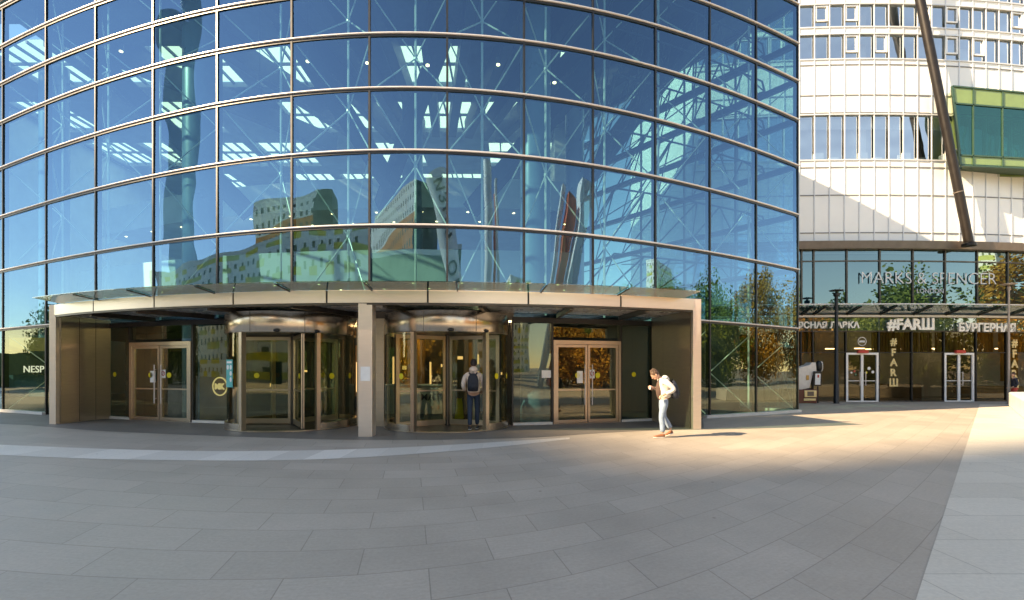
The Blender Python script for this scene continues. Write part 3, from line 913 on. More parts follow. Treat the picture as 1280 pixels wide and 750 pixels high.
# windows
sashes = {(0, 8), (0, 11), (1, 8), (1, 12), (1, 15), (2, 10), (0, 17), (1, 19), (0, 19), (1, 22), (0, 22), (1, 10)}
for r, (a, b) in enumerate(ROWS):
    for i in range(len(XB)-1):
        if i > 26 or r > 3 and i < 8: continue
        x0, x1 = XB[i]+.04, XB[i+1]-.04
        p, q = TP(x0, -.07), TP(x1, -.07)
        m = MB().add([(p.x,p.y,a),(q.x,q.y,a),(q.x,q.y,b),(p.x,p.y,b)], [(0,1,2,3)])
        w = m.build('window', M['winblue'], tw)
        if r > 0 and ((i*5+r*3) % 7 in (0, 3)) and r != 1 or (r, i) in ():
            pass
        if r >= 1 and (i*5+r*3) % 7 in (0, 4) and r < 4:
            m = MB(); n = tn(x0)
            p, q = TP(x0+.05, -.03), TP(x1-.05, -.03)
            h0 = a+(b-a)*.28
            for (za, zb_) in ((h0, h0+.07), (b-.12, b-.05)): m.bar(p, q, .05, za, zb_)
            for s in (p, q): m.box(s.x-.035, s.x+.035, s.y-.03, s.y+.03, h0, b-.05)
            m.build('sash', M['sash'], w)
    # blinds and pillars glimpsed behind
for i, x in enumerate((12.5, 18.1, 23.8, 29)):
    MB().lathe([(.42, tz(250)), (.42, zt-.1), (.2, zt-.1), (.2, tz(250))], (x, ty(x)+1.3), 16).build('column', M['sash'], tw, 'angle')
m = MB()
for i in range(5, 26):
    if i % 3 != 1:
        x = XB[i]+.25; a = ROWS[0][0]
        m = MB().box(x, x+.42, ty(x)+.35, ty(x)+.7, a, a+.28+.12*((i*7) % 3))
        m.build('desk_top', M['sash'], tw)
tsweep(XB[2], XB[-1], [(-.5, ROWS[0][1]-.5), (-.5, ROWS[0][1]), (-.56, ROWS[0][1]), (-.56, ROWS[0][1]-.5)], 'blind', M['sash'])
# fins and joints
for x in XB[:-4]:
    p = TP(x); n = tn(x); t = Vector((-n.y, n.x))*.022
    a = Vector((p.x, p.y)); q = a+n*.035
    MB().prism([a-t, q-t, q+t, a+t], zb-.0, zt).build('fin', M['fin'], tw)
for v in (81, 119, 141, 209, 244, 291):
    z = tz(v)
    tsweep(XB[0], XB[-1], [(.004, z-.022), (.03, z-.022), (.03, z+.022), (.004, z+.022)], 'panel_joint', M['joint'])
for (a, b) in ROWS:
    for z in (a, b):
        tsweep(XB[0], XB[-1], [(.003, z-.03), (.045, z-.03), (.045, z+.03), (.003, z+.03)], 'window_rail', M['fin'])
# bronze band above the shops
z0, z1 = tz(313), tz(303.5)
tsweep(XB[0], XB[-1], [(-.3, z0), (.42, z0), (.46, z1), (-.3, z1)], 'bronze_band', M['spandrel'])
# upper shop glazing
MULL = [1000, 1015, 1056, 1097, 1138, 1178, 1218, 1256, 1297, 1340, 1384]
def ux(u, off=0):                                    # tower x for a place across the front
    x = (u-640)/F0*25.6
    for _ in range(4): x = (u-640)/F0*(ty(x)-off)
    return x
MX = [9.6, 11.1, 12.7]+[ux(u) for u in MULL]
ga, gm, gt = tz(383), tz(327), z0
for i in range(len(MX)-1):
    p, q = TP(MX[i], .12), TP(MX[i+1], .12)
    for (a, b) in ((ga, gm), (gm, gt)):
        MB().add([(p.x,p.y,a),(q.x,q.y,a),(q.x,q.y,b),(p.x,p.y,b)], [(0,1,2,3)]).build('shop_window', M['shopglass'], tw)
for x in MX:
    p = TP(x, .08); MB().box(p.x-.035, p.x+.035, p.y-.1, p.y+.06, ga-.1, gt).build('shop_mullion', M['darksteel'], tw)
tsweep(MX[0], MX[-1], [(.05, gm-.03), (.17, gm-.03), (.17, gm+.03), (.05, gm+.03)], 'shop_transom', M['darksteel'])
tsweep(MX[0], MX[-1], [(-4, ga-.35), (.1, ga-.35), (.1, ga), (-4, ga)], 'storey_floor', M['innerdark'])
tsweep(MX[0], MX[-1], [(-.9, ga), (-.8, ga), (-.8, gt), (-.9, gt)], 'blue_backdrop_wall', M['column'])
# glass canopy over the shop doors
pts = [(TP(x), tn(x)) for x in [MX[0]+(MX[-1]-MX[0])*i/40 for i in range(41)]]
za, zd = tz(396), 4.66
for i in range(len(MX)-1):
    xs = [MX[i]+.02+(MX[i+1]-MX[i]-.04)*k/4 for k in range(5)]
    MB().sweep([(TP(x), tn(x)) for x in xs], [(.15, za+.12), (1.3, zd), (1.3, zd+.02), (.15, za+.14)]).build('canopy_glass', M['awning'], tw)
for x in MX:
    a = TP(x, .12, za+.06); b = TP(x, 1.32, zd-.04)
    MB().beam(a, b, .05, .07).build('canopy_arm', M['darksteel'], tw)
tsweep(MX[0], MX[-1], [(.02, za-.03), (.2, za-.03), (.2, za+.07), (.02, za+.07)], 'canopy_rail', M['alu'])
tsweep(MX[0], MX[-1], [(1.28, zd+.03), (1.34, zd+.03), (1.34, zd+.08), (1.28, zd+.08)], 'canopy_edge', M['fin'])
# sign band and shopfront
sb0, sb1 = tz(413.5), tz(397.5)
signglass = glass('sign_band_glass', (.30,.42,.34), .22, .8, wav=.0)
for i in range(len(MX)-1):
    p, q = TP(MX[i]+.02, .1), TP(MX[i+1]-.02, .1)
    MB().add([(p.x,p.y,sb0),(q.x,q.y,sb0),(q.x,q.y,sb1),(p.x,p.y,sb1)], [(0,1,2,3)]).build('sign_band_glass', signglass, tw)
tsweep(MX[0], MX[-1], [(-.4, sb0), (-.3, sb0), (-.3, sb1), (-.4, sb1)], 'sign_band_back', M['inner'])
tsweep(MX[0], MX[-1], [(0, sb0-.05), (.16, sb0-.05), (.16, sb0), (0, sb0)], 'shop_transom', M['darksteel'])
DOORS = [(1056, 1096), (1177, 1216)]
for i in range(len(MX)-1):
    p, q = TP(MX[i]+.03, .05), TP(MX[i+1]-.03, .05)
    isdoor = any(abs(ux(a)-MX[i]) < .3 for a, b in DOORS)
    zl = tz(440) if isdoor else .05
    MB().add([(p.x,p.y,zl),(q.x,q.y,zl),(q.x,q.y,sb0-.05),(p.x,p.y,sb0-.05)], [(0,1,2,3)]).build('shop_window', M['shoplow'], tw)
    p = TP(MX[i], .03); MB().box(p.x-.03, p.x+.03, p.y-.08, p.y+.05, 0, sb0-.05).build('shop_mullion', M['black'], tw)
    if not isdoor: tsweep(MX[i]+.03, MX[i+1]-.03, [(0, 0), (.09, 0), (.09, .06), (0, .06)], 'threshold', M['darksteel'])
tsweep(MX[0], MX[-1], [(.0, tz(440.5)-.02), (.09, tz(440.5)-.02), (.09, tz(440.5)+.02), (.0, tz(440.5)+.02)], 'shop_transom', M['black'])
# gold slats hanging behind the glass
for (a, b) in ((1100, 1139), (1141, 1175), (1181, 1216), (1219, 1254), (1262, 1300), (1000, 1014)):
    m = MB(); x = ux(a)
    while x < ux(b):
        w = .05+.05*random.random()
        m.box(x, x+w, ty(x)+.45+.12*random.random(), ty(x)+.62, tz(440), tz(414.5)); x += w+.03+.05*random.random()
    m.build('slat_curtain', M['gold'], tw)
MB().box(9.5, 41, 31.2, 31.4, 0, 7).build('shop_rear_wall', M['innerdark'], tw)
MB().box(9.5, 41, 25.75, 31.2, -.03, .02).build('shop_floor', M['floorin'], tw)
MB().box(MX[0]+.05, ux(1040), 27.1, 27.2, tz(440), tz(412)).build('green_panel', M['greenint'], tw)
for i in range(10):
    x = 15+i*1.35
    MB().box(x, x+.5, 28.2+(i*37 % 10)*.15, 28.35+(i*37 % 10)*.15, 2.75, 2.80).build('strip_lamp', M['lampw'], tw)
MB().box(ux(1100), ux(1170), 26.6, 27.1, .02, .85).build('shop_counter', M['warm'], tw)
MB().box(ux(1220), ux(1290), 26.7, 27.2, .35, .75).build('shop_counter', M['gold'], tw)
# white shop doors
def white_door():
    W, H, t = .8, tz(441), .1
    m = MB().box(-W, -W+t, -.07, .07, 0, H).box(W-t, W, -.07, .07, 0, H).box(-W+t, W-t, -.07, .07, H-t, H).box(-W+t, W-t, -.06, .06, 0, .05)
    m.box(-.06, .06, -.06, .06, .05, H-t)
    f = m.build('double_door', M['sash'], None)
    for s in (-1, 1):
        a, b = sorted((s*.06, s*(W-t)))
        MB().box(a+.004, b-.004, -.01, .01, .05, H-t).build('door_glass', M['shoplow'], f)
        MB().tube((s*.14, -.11, .8), (s*.14, -.11, 1.5), .018, n=8).tube((s*.14, -.11, .85), (s*.14, -.02, .85), .012, n=6).tube((s*.14, -.11, 1.45), (s*.14, -.02, 1.45), .012, n=6).build('door_handle', M['alu'], f)
        MB().box(a+.02, b-.02, -.02, .02, 1.02, 1.06).build('push_bar', M['fin'], f)
    MB().box(-.28, .22, -.2, -.08, H-.02, H+.13).build('exit_light', M['red'], f)
    return f
wd = white_door()
for k, (a, b) in enumerate(DOORS):
    o = wd if k == 0 else copy_tree(wd)
    x = ux((a+b)/2)
    o.parent = tw
    p = TP(x, .05)
    o.location = Vector((p.x, p.y, 0))-tw.location
    n = tn(x); o.rotation_euler.z = math.atan2(n.x, -n.y)
    if k == 0:
        for (dx, z, mt, r) in ((-.52, 1.45, 'paper', .05), (-.36, 1.52, 'red', .05), (.22, 1.45, 'yellow', .06), (.36, 1.66, 'paper', .08), (.55, 1.48, 'paper', .07), (-.3, 1.35, 'greenint', .05)):
            MB().tube((p.x+dx, p.y-.02, z), (p.x+dx, p.y-.03, z), r, n=12).build('sticker', M[mt], tw)
# green glass bay
by = 25.02
TL, TR, BL, BR = (ux(1190, .7), tz(108)*.99), (33, 13.6), (ux(1201, .7), tz(208)), (33, tz(214))
bx0t, bx0b = (1190-640)/F0*by, (1200.5-640)/F0*by
def bzt(x): return EYE+(HOR-108-(x-21.5)*2.35)/F0*by
def bzb(x): return EYE+(HOR-207-(x-21.9)*1.1)/F0*by
bay = MB()
bay_ = bay.add([(bx0t+.15, by+.06, bzt(21.5)-.05), (33, by+.06, bzt(33)-.05), (33, by+.06, bzb(33)+.05), (bx0b+.15, by+.06, bzb(21.9)+.05),
                (22.5, 26.2, bzt(21.5)-.05), (33, 27, bzt(33)-.05), (33, 27, bzb(33)+.05), (22.9, 26.2, bzb(21.9)+.05)],
               [(4,5,1,0), (3,2,6,7)]).build('glass_bay', M['tealframe'], tw)
def onbay(x, t, off=0):
    zt_, zb_ = bzt(x), bzb(x)
    z = zt_+(zb_-zt_)*t
    return (x, by+off, z)
xl = lambda t: bx0t+(bx0b-bx0t)*t
cols = [0, 1.02, 2.45, 4.4, 6.4, 8.5, 11]
for i in range(len(cols)-1):
    for (t0, t1, mt) in ((0, .215, 'lime'), (.215, .87, 'teal'), (.87, .985, 'lime')):
        def X(k, t): return (xl(t) if k == 0 else bx0t+cols[k]+.0*t)+(.03 if k == i else -.03)
        a, b, c, d = onbay(X(i,t0), t0+.008), onbay(X(i+1,t0), t0+.008), onbay(X(i+1,t1), t1-.008), onbay(X(i,t1), t1-.008)
        MB().add([a,b,c,d], [(0,1,2,3)]).build('bay_pane', M[mt], bay_)
m = MB()
for i in range(1, len(cols)): m.beam(onbay(bx0t+cols[i], 0, -.01), onbay(bx0t+cols[i], 1, -.01), .05, .08)
m.beam(onbay(bx0t, 0, -.01), onbay(bx0b, 1, -.01), .08, .1)
for t in (.0, .215, .87, 1): m.beam(onbay(xl(t), t, -.01), onbay(33, t, -.01), .08, .07)
m.build('bay_frame', M['tealframe'], bay_)
MB().add([(bx0t-.02, by, bzt(21.5)), (bx0b-.02, by, bzb(21.9)), (22.68, 26.1, bzb(21.9)-.1), (22.25, 26.1, bzt(21.5)+.1)], [(0,1,2,3)]).build('bay_side', M['lime'], bay_)
m = MB()
for x in (22.8, 24.6, 26.7): m.beam((x, by+.9, bzt(x)-1.0), (x+.001, by+.9, bzt(x)-.98), .8, .03); 
m.lathe([(.3, 12.55), (.32, 12.6), (0, 12.66)], (22.3, by+.7), 12, close=False); m.lathe([(.3, 12.0), (.32, 12.05), (0, 12.1)], (25.4, by+.7), 12, close=False)
m.build('ceiling_lamp', M['sash'], bay_)
MB().box(22, 33, 26.0, 26.1, 11.4, 12.2).build('bay_back', M['lime'], bay_)

# leaning column in front of the tower
lc = empty('leaning_column', (22.3, 25.0, tz(311)), 'long dark brown steel column leaning against the white tower above the shops', 'column')
b0 = Vector((22.3, 24.98, tz(311))); b1 = b0+(Vector(((1150-640)/F0*24.9, 24.9, EYE+HOR/F0*24.9))-b0)*1.35
MB().tube(b0+Vector((0,0,.12)), b1, .2, n=20).build('shaft', M['bronze'], lc, 'angle')
MB().lathe([(0, b0.z-.02), (.3, b0.z-.02), (.3, b0.z+.1), (.22, b0.z+.16), (0, b0.z+.16)], (b0.x, b0.y), 20, close=False).build('base_shoe', M['bronze'], lc)
d = (b1-b0)
MB().tube(b0+d*.16, b0+d*.163, .215, n=20).build('weld_collar', M['spandrel'], lc)

# signs on the tower
def tsign(u0, u1, v, s, mt, label, size, off, bold=.012, ext=.04, extra=None):
    a, b = ux(u0, off), ux(u1, off)
    x = (a+b)/2
    p = TP(x, off, tz(v)); n = tn(x)
    r = empty('shop_sign', (p.x, p.y, p.z), label, 'sign')
    text_obj('lettering', s, M[mt], r, size, p, math.atan2(n.x, -n.y), width=b-a, extrude=ext, bold=bold)
    if extra:
        (u0, u1, v, s, size) = extra
        x = (ux(u0, off)+ux(u1, off))/2; p = TP(x, off, tz(v))
        text_obj('small_lettering', s, M[mt], r, size, p, math.atan2(n.x, -n.y), width=ux(u1)-ux(u0), extrude=ext, bold=0)
    return r
tsign(1075, 1243, 348, 'MARKS & SPENCER', 'signgrey', 'large thin white capital letters with a small second line across the upper shop glazing', 1.02, .135, bold=-.014, ext=.006, extra=(1146, 1179, 364, 'LONDON', .3))
tsign(988, 1074, 406.5, 'МЯСНАЯ ЛАВКА', 'letter', 'white capitals of two words on the shop band partly hidden behind the glass building corner', .50, .2, bold=.02)
tsign(1108, 1167, 406, '#FARШ', 'letter', 'white sign on the shop band beginning with a hash mark', .62, .2, bold=.025)
tsign(1197, 1268, 409, 'БУРГЕРНАЯ', 'letter', 'white one word sign on the shop band above the right white door', .52, .2, bold=.02)
def vsign(u, v0, v1, label, mt, size):
    x = ux(u, .1); p = TP(x, .09, 0); n = tn(x); yaw = math.atan2(n.x, -n.y)
    r = empty('shop_sign', (p.x, p.y, 0), label, 'sign')
    for i, ch in enumerate('#FARШ'):
        v = v0+(v1-v0)*i/4
        text_obj('letter', ch, M[mt], r, size, (p.x, p.y, tz(v)), yaw, extrude=.02, bold=.02)
    return r
vsign(1117, 428, 478, 'stacked letters under a hash mark running down the glass between the white doors', 'goldletter', .50)
rr = vsign(1268, 429, 480, 'stacked letters under a hash mark on a gold board at the right edge', 'goldletter', .54)
x = ux(1268); MB().box(x-.42, x+.42, ty(x)+.25, ty(x)+.32, 1.0, 3.35).build('gold_board', M['gold'], rr)
# round shop emblem on the glass left of the stacked letters
x = ux(1076); p = TP(x, .09, tz(427)); em = empty('shop_sign', p, 'faint round white emblem on the glass over the left white door', 'sign')
m = MB(); m.lathe([(.19, 0), (.22, 0), (.22, .01), (.19, .01)], (0, 0), 26); m.v = [(p.x+v[0], p.y-v[2], p.z+v[1]) for v in m.v]; m.build('ring', M['fin'], em)
m = MB().box(p.x-.14, p.x+.14, p.y-.01, p.y, p.z-.05, p.z+.05); m.build('bar', M['fin'], em)

# white machine cut-out figure and maroon case by the corner of the shops
mx = ux(1015)
ma = empty('display_machine', (mx, 25.0, 0), 'white slanted display body with dark round head standing behind the glass corner', 'display stand')
def pv(u, v, y): return ((u-640)/F0*y, EYE+(HOR-v)/F0*y)
def slab_uv(pts, y0, y1, mt, name, parent):
    n = len(pts); vs = [(pv(u, v, y0)[0], y0, pv(u, v, y0)[1]) for u, v in pts]+[(pv(u, v, y0)[0], y1, pv(u, v, y0)[1]) for u, v in pts]
    fs = [tuple(range(n)), tuple(range(2*n-1, n-1, -1))]+[(i, n+i, n+(i+1) % n, (i+1) % n) for i in range(n)]
    return MB().add(vs, fs).build(name, mt, parent, bevel=.02)
bd = slab_uv([(992, 461), (1003, 458.5), (1012, 456), (1015, 453), (1020, 453), (1021, 465), (1016, 469), (1012, 485), (992, 489)], 24.55, 25.1, M['mud'], 'body', ma)
MB().ell((pv(1023.5, 457, 24.8)[0], 24.8, pv(1023.5, 458, 24.8)[1]), (.15, .15, .28), 14, 8).build('head', M['black'], ma, True)
MB().ell((pv(1027, 458, 24.9)[0], 24.92, pv(1027, 458, 24.9)[1]), (.07, .1, .26), 12, 8).build('ear_panel', M['mud'], ma, True)
slab_uv([(1008, 469), (1011.5, 469), (1011.5, 475), (1008, 475)], 24.52, 24.55, M['gold'], 'badge', bd)
slab_uv([(997, 485), (1014, 485), (1018, 505), (997, 505)], 24.75, 25.0, M['black'], 'support', ma)
fb = empty('info_board', (pv(1022.5, 480, 24.4)[0], 24.4, 0), 'black framed white menu board on a stand beside the white display body', 'sign')
slab_uv([(1017.5, 464), (1027.5, 464), (1027, 482.5), (1017, 482.5)], 24.42, 24.5, M['black'], 'frame', fb)
slab_uv([(1019.3, 467), (1026, 467), (1025.6, 481), (1018.8, 481)], 24.38, 24.416, M['paper'], 'sheet', fb)
slab_uv([(1022, 468.5), (1024, 468.5), (1024, 472), (1022, 472)], 24.36, 24.379, M['red'], 'picture', fb)
slab_uv([(1021.5, 482.6), (1023.5, 482.6), (1023.5, 503.8), (1021.5, 503.8)], 24.44, 24.48, M['black'], 'post', fb)
bxp = empty('display_case', (pv(1012, 495, 24.2)[0], 24.2, 0), 'maroon case with a framed picture low on the ground at the shop corner', 'case')
slab_uv([(998, 487), (1022.5, 487), (1021, 504.2), (998, 504.2)], 24.16, 24.36, M['maroon'], 'case_body', bxp)
slab_uv([(1005.5, 488), (1021, 488), (1021, 496.5), (1006, 496.5)], 24.12, 24.158, M['goldletter'], 'picture_frame', bxp)
slab_uv([(1009.5, 489.3), (1017.5, 489.3), (1017.5, 495), (1009.5, 495)], 24.10, 24.119, M['spandrel'], 'picture', bxp)
slab_uv([(1005, 498), (1020, 498), (1020, 501), (1005, 501)], 24.12, 24.158, M['goldletter'], 'caption_strip', bxp)

# lamp posts
def lamp(x, y, h, r, mt, label):
    l = empty('street_lamp', (x, y, 0), label, 'street lamp', 'lamp posts in front of the shops')
    MB().lathe([(0, 0), (.13, 0), (.13, .03), (r*1.35, .05), (r*1.25, .9), (r, .95), (r*.8, h-.3), (0, h-.3)], (x, y), 14, close=False).build('pole', M[mt], l, 'angle')
    MB().lathe([(r*.9, h-.3), (r*1.5, h-.26), (r*1.5, h-.14), (r*.5, h-.1), (r*.5, h-.03)], (x, y), 12, close=False).build('lamp_neck', M[mt], l)
    MB().lathe([(0, h-.04), (.30, h-.03), (.31, h), (.1, h+.04), (0, h+.04)], (x, y), 20, close=False).build('lamp_disc', M[mt], l)
    return l
lamp((1045.5-640)/F0*24.2, 24.2, 5.35, .09, 'black', 'black disc topped lamp post beside the left white shop door')
lamp((1261-640)/F0*23.6, 23.6, 5.55, .05, 'taupe', 'slim taupe lamp post in sunlight before the gold lettering board')

# white low wall on the right
lw = MB().prism([(21.9, 22.6), (15.6, 15.5), (17.4, 14.2), (26.5, 19.2), (27.5, 22.6)], 0, .62).build('low_wall', M['plinth'], None, bevel=.05)
tag(lw, 'low white stone wall at the right edge of the plaza in sunlight', 'low wall')
# ------------------------------------------------------------------ people
def skin_mesh(name, V, E, R, mt, parent, sub=2, root=0):
    me = bpy.data.meshes.new(name); me.from_pydata([Vector(v) for v in V], E, [])
    o = bpy.data.objects.new(name, me); COL.objects.link(o)
    md = o.modifiers.new('skin', 'SKIN'); md.use_smooth_shade = True
    for i, r in enumerate(R):
        d = me.skin_vertices[0].data[i]
        d.radius = (r, r) if isinstance(r, (int, float)) else r
        d.use_root = i == root
    s = o.modifiers.new('sub', 'SUBSURF'); s.levels = sub; s.render_levels = sub
    dg = bpy.context.evaluated_depsgraph_get(); dg.update()
    m2 = bpy.data.meshes.new_from_object(o.evaluated_get(dg))
    bpy.data.objects.remove(o); bpy.data.meshes.remove(me)
    m2.materials.clear(); m2.materials.append(mt); m2.name = name
    for p in m2.polygons: p.use_smooth = True
    o = bpy.data.objects.new(name, m2); COL.objects.link(o)
    o.parent = parent
    return o

class Sk:
    def __init__(s): s.V = []; s.E = []; s.R = []
    def p(s, co, r, link=None):
        s.V.append(co); s.R.append(r)
        i = len(s.V)-1
        if link is not None: s.E.append((link, i))
        return i
    def chain(s, pts, link=None):
        for co, r in pts: link = s.p(co, r, link)
        return link

def hand(sk, wrist, dirv, side, link, curl=.5, k=1.0):
    """palm with four unequal bent fingers and a thumb leaving its side"""
    w = Vector(wrist); d = Vector(dirv).normalized(); s = Vector(side).normalized()
    n = d.cross(s).normalized()
    pm = sk.p(w+d*.055*k, .026*k, link)
    for j, (o, L) in enumerate(((-.028, .075), (-.009, .085), (.010, .08), (.028, .062))):
        b = w+d*.095*k+s*o*k
        i = sk.p(b, .0105*k, pm)
        d1 = (d*math.cos(curl*.6)+n*math.sin(curl*.6)); d2 = (d*math.cos(curl*1.5)+n*math.sin(curl*1.5))
        i = sk.p(b+d1*L*.5*k, .0095*k, i); sk.p(b+d1*L*.5*k+d2*L*.5*k, .008*k, i)
    t = w+d*.045*k-s*.035*k
    i = sk.p(t, .012*k, pm); i = sk.p(t+(d*.6-s*.7+n*.3).normalized()*.035*k, .0105*k, i); sk.p(t+(d*.9-s*.4+n*.5).normalized()*.065*k, .009*k, i)

def head(parent, c, fwd, up, hm, body, k=1.0, hair_len=.0):
    """face features and hair round the head centre c"""
    f = Vector(fwd).normalized(); u = Vector(up).normalized(); u = (u-f*u.dot(f)).normalized(); s = f.cross(u)
    c = Vector(c)
    def W(a, b, d): return c+s*a*k+f*b*k+u*d*k
    def blob(mb, ctr, r, n=12, m=8):
        q = MB().ell((0, 0, 0), r, n, m)
        mb.add([ctr+s*v[0]+f*v[1]+u*v[2] for v in q.v], q.f)
    m = MB()
    blob(m, W(0, 0, 0), (.074*k, .094*k, .115*k), 18, 12)
    blob(m, W(0, .035, -.055), (.054*k, .055*k, .06*k), 14, 8)
    blob(m, W(0, .098, -.018), (.013*k, .017*k, .024*k), 8, 6)
    for e in (-1, 1): blob(m, W(e*.077, -.005, -.01), (.010*k, .02*k, .03*k), 8, 6)
    blob(m, W(0, .086, -.062), (.024*k, .008*k, .009*k), 8, 5)
    m.build('face', M['skin'], parent, True)
    m = MB()
    for e in (-1, 1): blob(m, W(e*.031, .083, .012), (.012*k, .008*k, .008*k), 8, 5)
    m.build('eyes', M['black'], parent, True)
    m = MB()
    blob(m, W(0, -.016, .028), (.083*k, .098*k, .108*k), 18, 12)
    for i in range(26):
        a = i*2.399; z = .02+.10*(i/26)
        rr = math.sqrt(max(.05, 1-(z/.13)**2))
        blob(m, W(.072*rr*math.cos(a), -.02+.085*rr*math.sin(a)*(.9 if math.sin(a) < 0 else .75), z+.02), (.022*k, .022*k, .02*k), 6, 4)
    if hair_len: blob(m, W(0, -.06, -.05), (.07*k, .05*k, .10*k+hair_len), 12, 8)
    m.build('hair', hm, parent, True)

def shoe(parent, heel, toe, mt, solemt, h=.085, w=.045):
    a = Vector(heel); b = Vector(toe); d = (b-a); L = d.length; d.normalize()
    x = d.cross(Vector((0, 0, 1))).normalized(); u = x.cross(d)
    prof = [(-.02, .9, .9), (.0, 1, 1), (.3, .95, 1.0), (.55, 1.05, .7), (.8, 1.05, .5), (.97, .7, .38), (1.02, .4, .25)]
    for (nm, z0, z1, m_) in (('shoe', .018, h, mt), ('sole', -.0, .022, solemt)):
        vs = []; fs = []; N = 10
        for (t, ww, hh) in prof:
            c = a+d*L*t
            for i in range(N):
                an = 2*math.pi*i/N
                ex = math.copysign(abs(math.cos(an))**.6, math.cos(an)); ez = math.copysign(abs(math.sin(an))**.7, math.sin(an))
                top = (z1 if nm == 'sole' else z0+(z1-z0)*hh)
                vs.append(c+x*w*ww*ex*(1.06 if nm == 'sole' else 1)+u*((z0+top)/2+(top-z0)/2*ez))
        for k in range(len(prof)-1):
            for i in range(N): fs.append((k*N+i, (k+1)*N+i, (k+1)*N+(i+1) % N, k*N+(i+1) % N))
        fs += [tuple(range(N)), tuple(range(len(prof)*N-1, (len(prof)-1)*N-1, -1))]
        MB().add(vs, fs).build(nm, m_, parent, True)

# --- the man reading as he walks (side view, going left)
mp_ = empty('person', (0, 0, 0), 'man in cream hooded jacket and light jeans walking left with bowed head', 'person')
S = 1.0
sk = Sk()
pel = sk.p((-.03, 0, .86), .10)
ch = sk.chain([((-.035, 0, 1.0), .105), ((-.05, 0, 1.14), .115), ((-.07, 0, 1.28), .11), ((-.11, 0, 1.38), .055), ((-.155, 0, 1.43), .052)], pel)
for y, kn, an in ((-.085, (-.115, -.09, .475), (-.085, -.095, .10)), (.085, (-.015, .09, .47), (.165, .095, .17))):
    h = sk.p((-.03, y, .82), .085, pel)
    sk.chain([(kn, .055), ((kn[0]*.5+an[0]*.5, an[1], (kn[2]+an[2])/2), .052), (an, .038)], h)
shl = []
for y, el, wr in ((-.19, (.14, -.25, 1.13), (-.09, -.235, 1.02)), (.19, (-.02, .24, 1.10), (-.235, .10, 1.16))):
    a = sk.p((-.07, y*.75, 1.34), .055, 3)
    a = sk.chain([((-.055, y, 1.31), .05), (el, .042), (wr, .028)], a)
    dv = Vector(wr)-Vector(el)
    hand(sk, wr, dv, (0, .3, 1) if y > 0 else (0, 1, .2), a, .8)
body = skin_mesh('body', sk.V, sk.E, sk.R, M['skin'], mp_, 2)
# trousers
sk = Sk()
pel = sk.p((-.03, 0, .88), (.125, .105))
for y, kn, an in ((-.085, (-.115, -.09, .475), (-.09, -.095, .12)), (.085, (-.01, .09, .47), (.155, .095, .19))):
    h = sk.p((-.035, y, .78), .098, pel)
    sk.chain([(((kn[0]-.035)/2-.01, y, .63), .088), (kn, .07), (((kn[0]+an[0])/2+.01, an[1], (kn[2]+an[2])/2), .068), (an, .062)], h)
sk.p((-.035, 0, .97), (.13, .105), pel)
skin_mesh('trousers', sk.V, sk.E, sk.R, M['denim'], mp_, 2)
# jacket, open at the front, with a hood lying on the back
sk = Sk()
b = sk.p((.0, 0, .90), (.18, .15))
t = sk.chain([((-.01, 0, 1.02), (.175, .145)), ((-.02, 0, 1.16), (.175, .15)), ((-.045, 0, 1.29), (.165, .13)), ((-.075, 0, 1.385), (.085, .08))], b)
for y, el, wr in ((-.20, (.155, -.26, 1.13), (-.06, -.245, 1.03)), (.20, (-.02, .25, 1.10), (-.20, .12, 1.15))):
    a = sk.p((-.05, y*.75, 1.33), .082, 3)
    sk.chain([((-.035, y, 1.30), .078), ((el[0]*.5-.01, (y+el[1])/2, (1.3+el[2])/2), .07), (el, .066), (((el[0]+wr[0])/2, (el[1]+wr[1])/2, (el[2]+wr[2])/2), .056), (wr, .048)], a)
jk = skin_mesh('jacket', sk.V, sk.E, sk.R, M['jacket'], mp_, 2)
m = MB().ell((-.005, 0, 1.40), (.085, .10, .062), 14, 8).ell((.03, 0, 1.36), (.07, .09, .07), 12, 8)
m.build('hood', M['jacket'], mp_, True)
MB().ell((-.135, 0, 1.12), (.085, .10, .24), 14, 9).build('shirt', M['shirt'], mp_, True)
head(mp_, (-.24, 0, 1.475), (-.70, 0, -.71), (-.60, 0, .75), M['hair'], body)
shoe(mp_, (-.045, -.095, .0), (-.30, -.105, .0), M['brown'], M['sole'])
shoe(mp_, (.215, .095, .075), (.02, .10, .002), M['brown'], M['sole'])
mp_.location = (3.62, 12.1, .004); 
ph = empty('phone', (3.62-.30, 12.2, 1.2), 'small white phone held at the chest of the man with the bowed head', 'phone')
MB().box(3.62-.345, 3.62-.335, 12.12, 12.26, 1.13, 1.21).build('phone_body', M['paper'], ph, bevel=.003)
MB().box(3.62-.3345, 3.62-.333, 12.125, 12.255, 1.135, 1.205).build('screen', M['black'], ph)

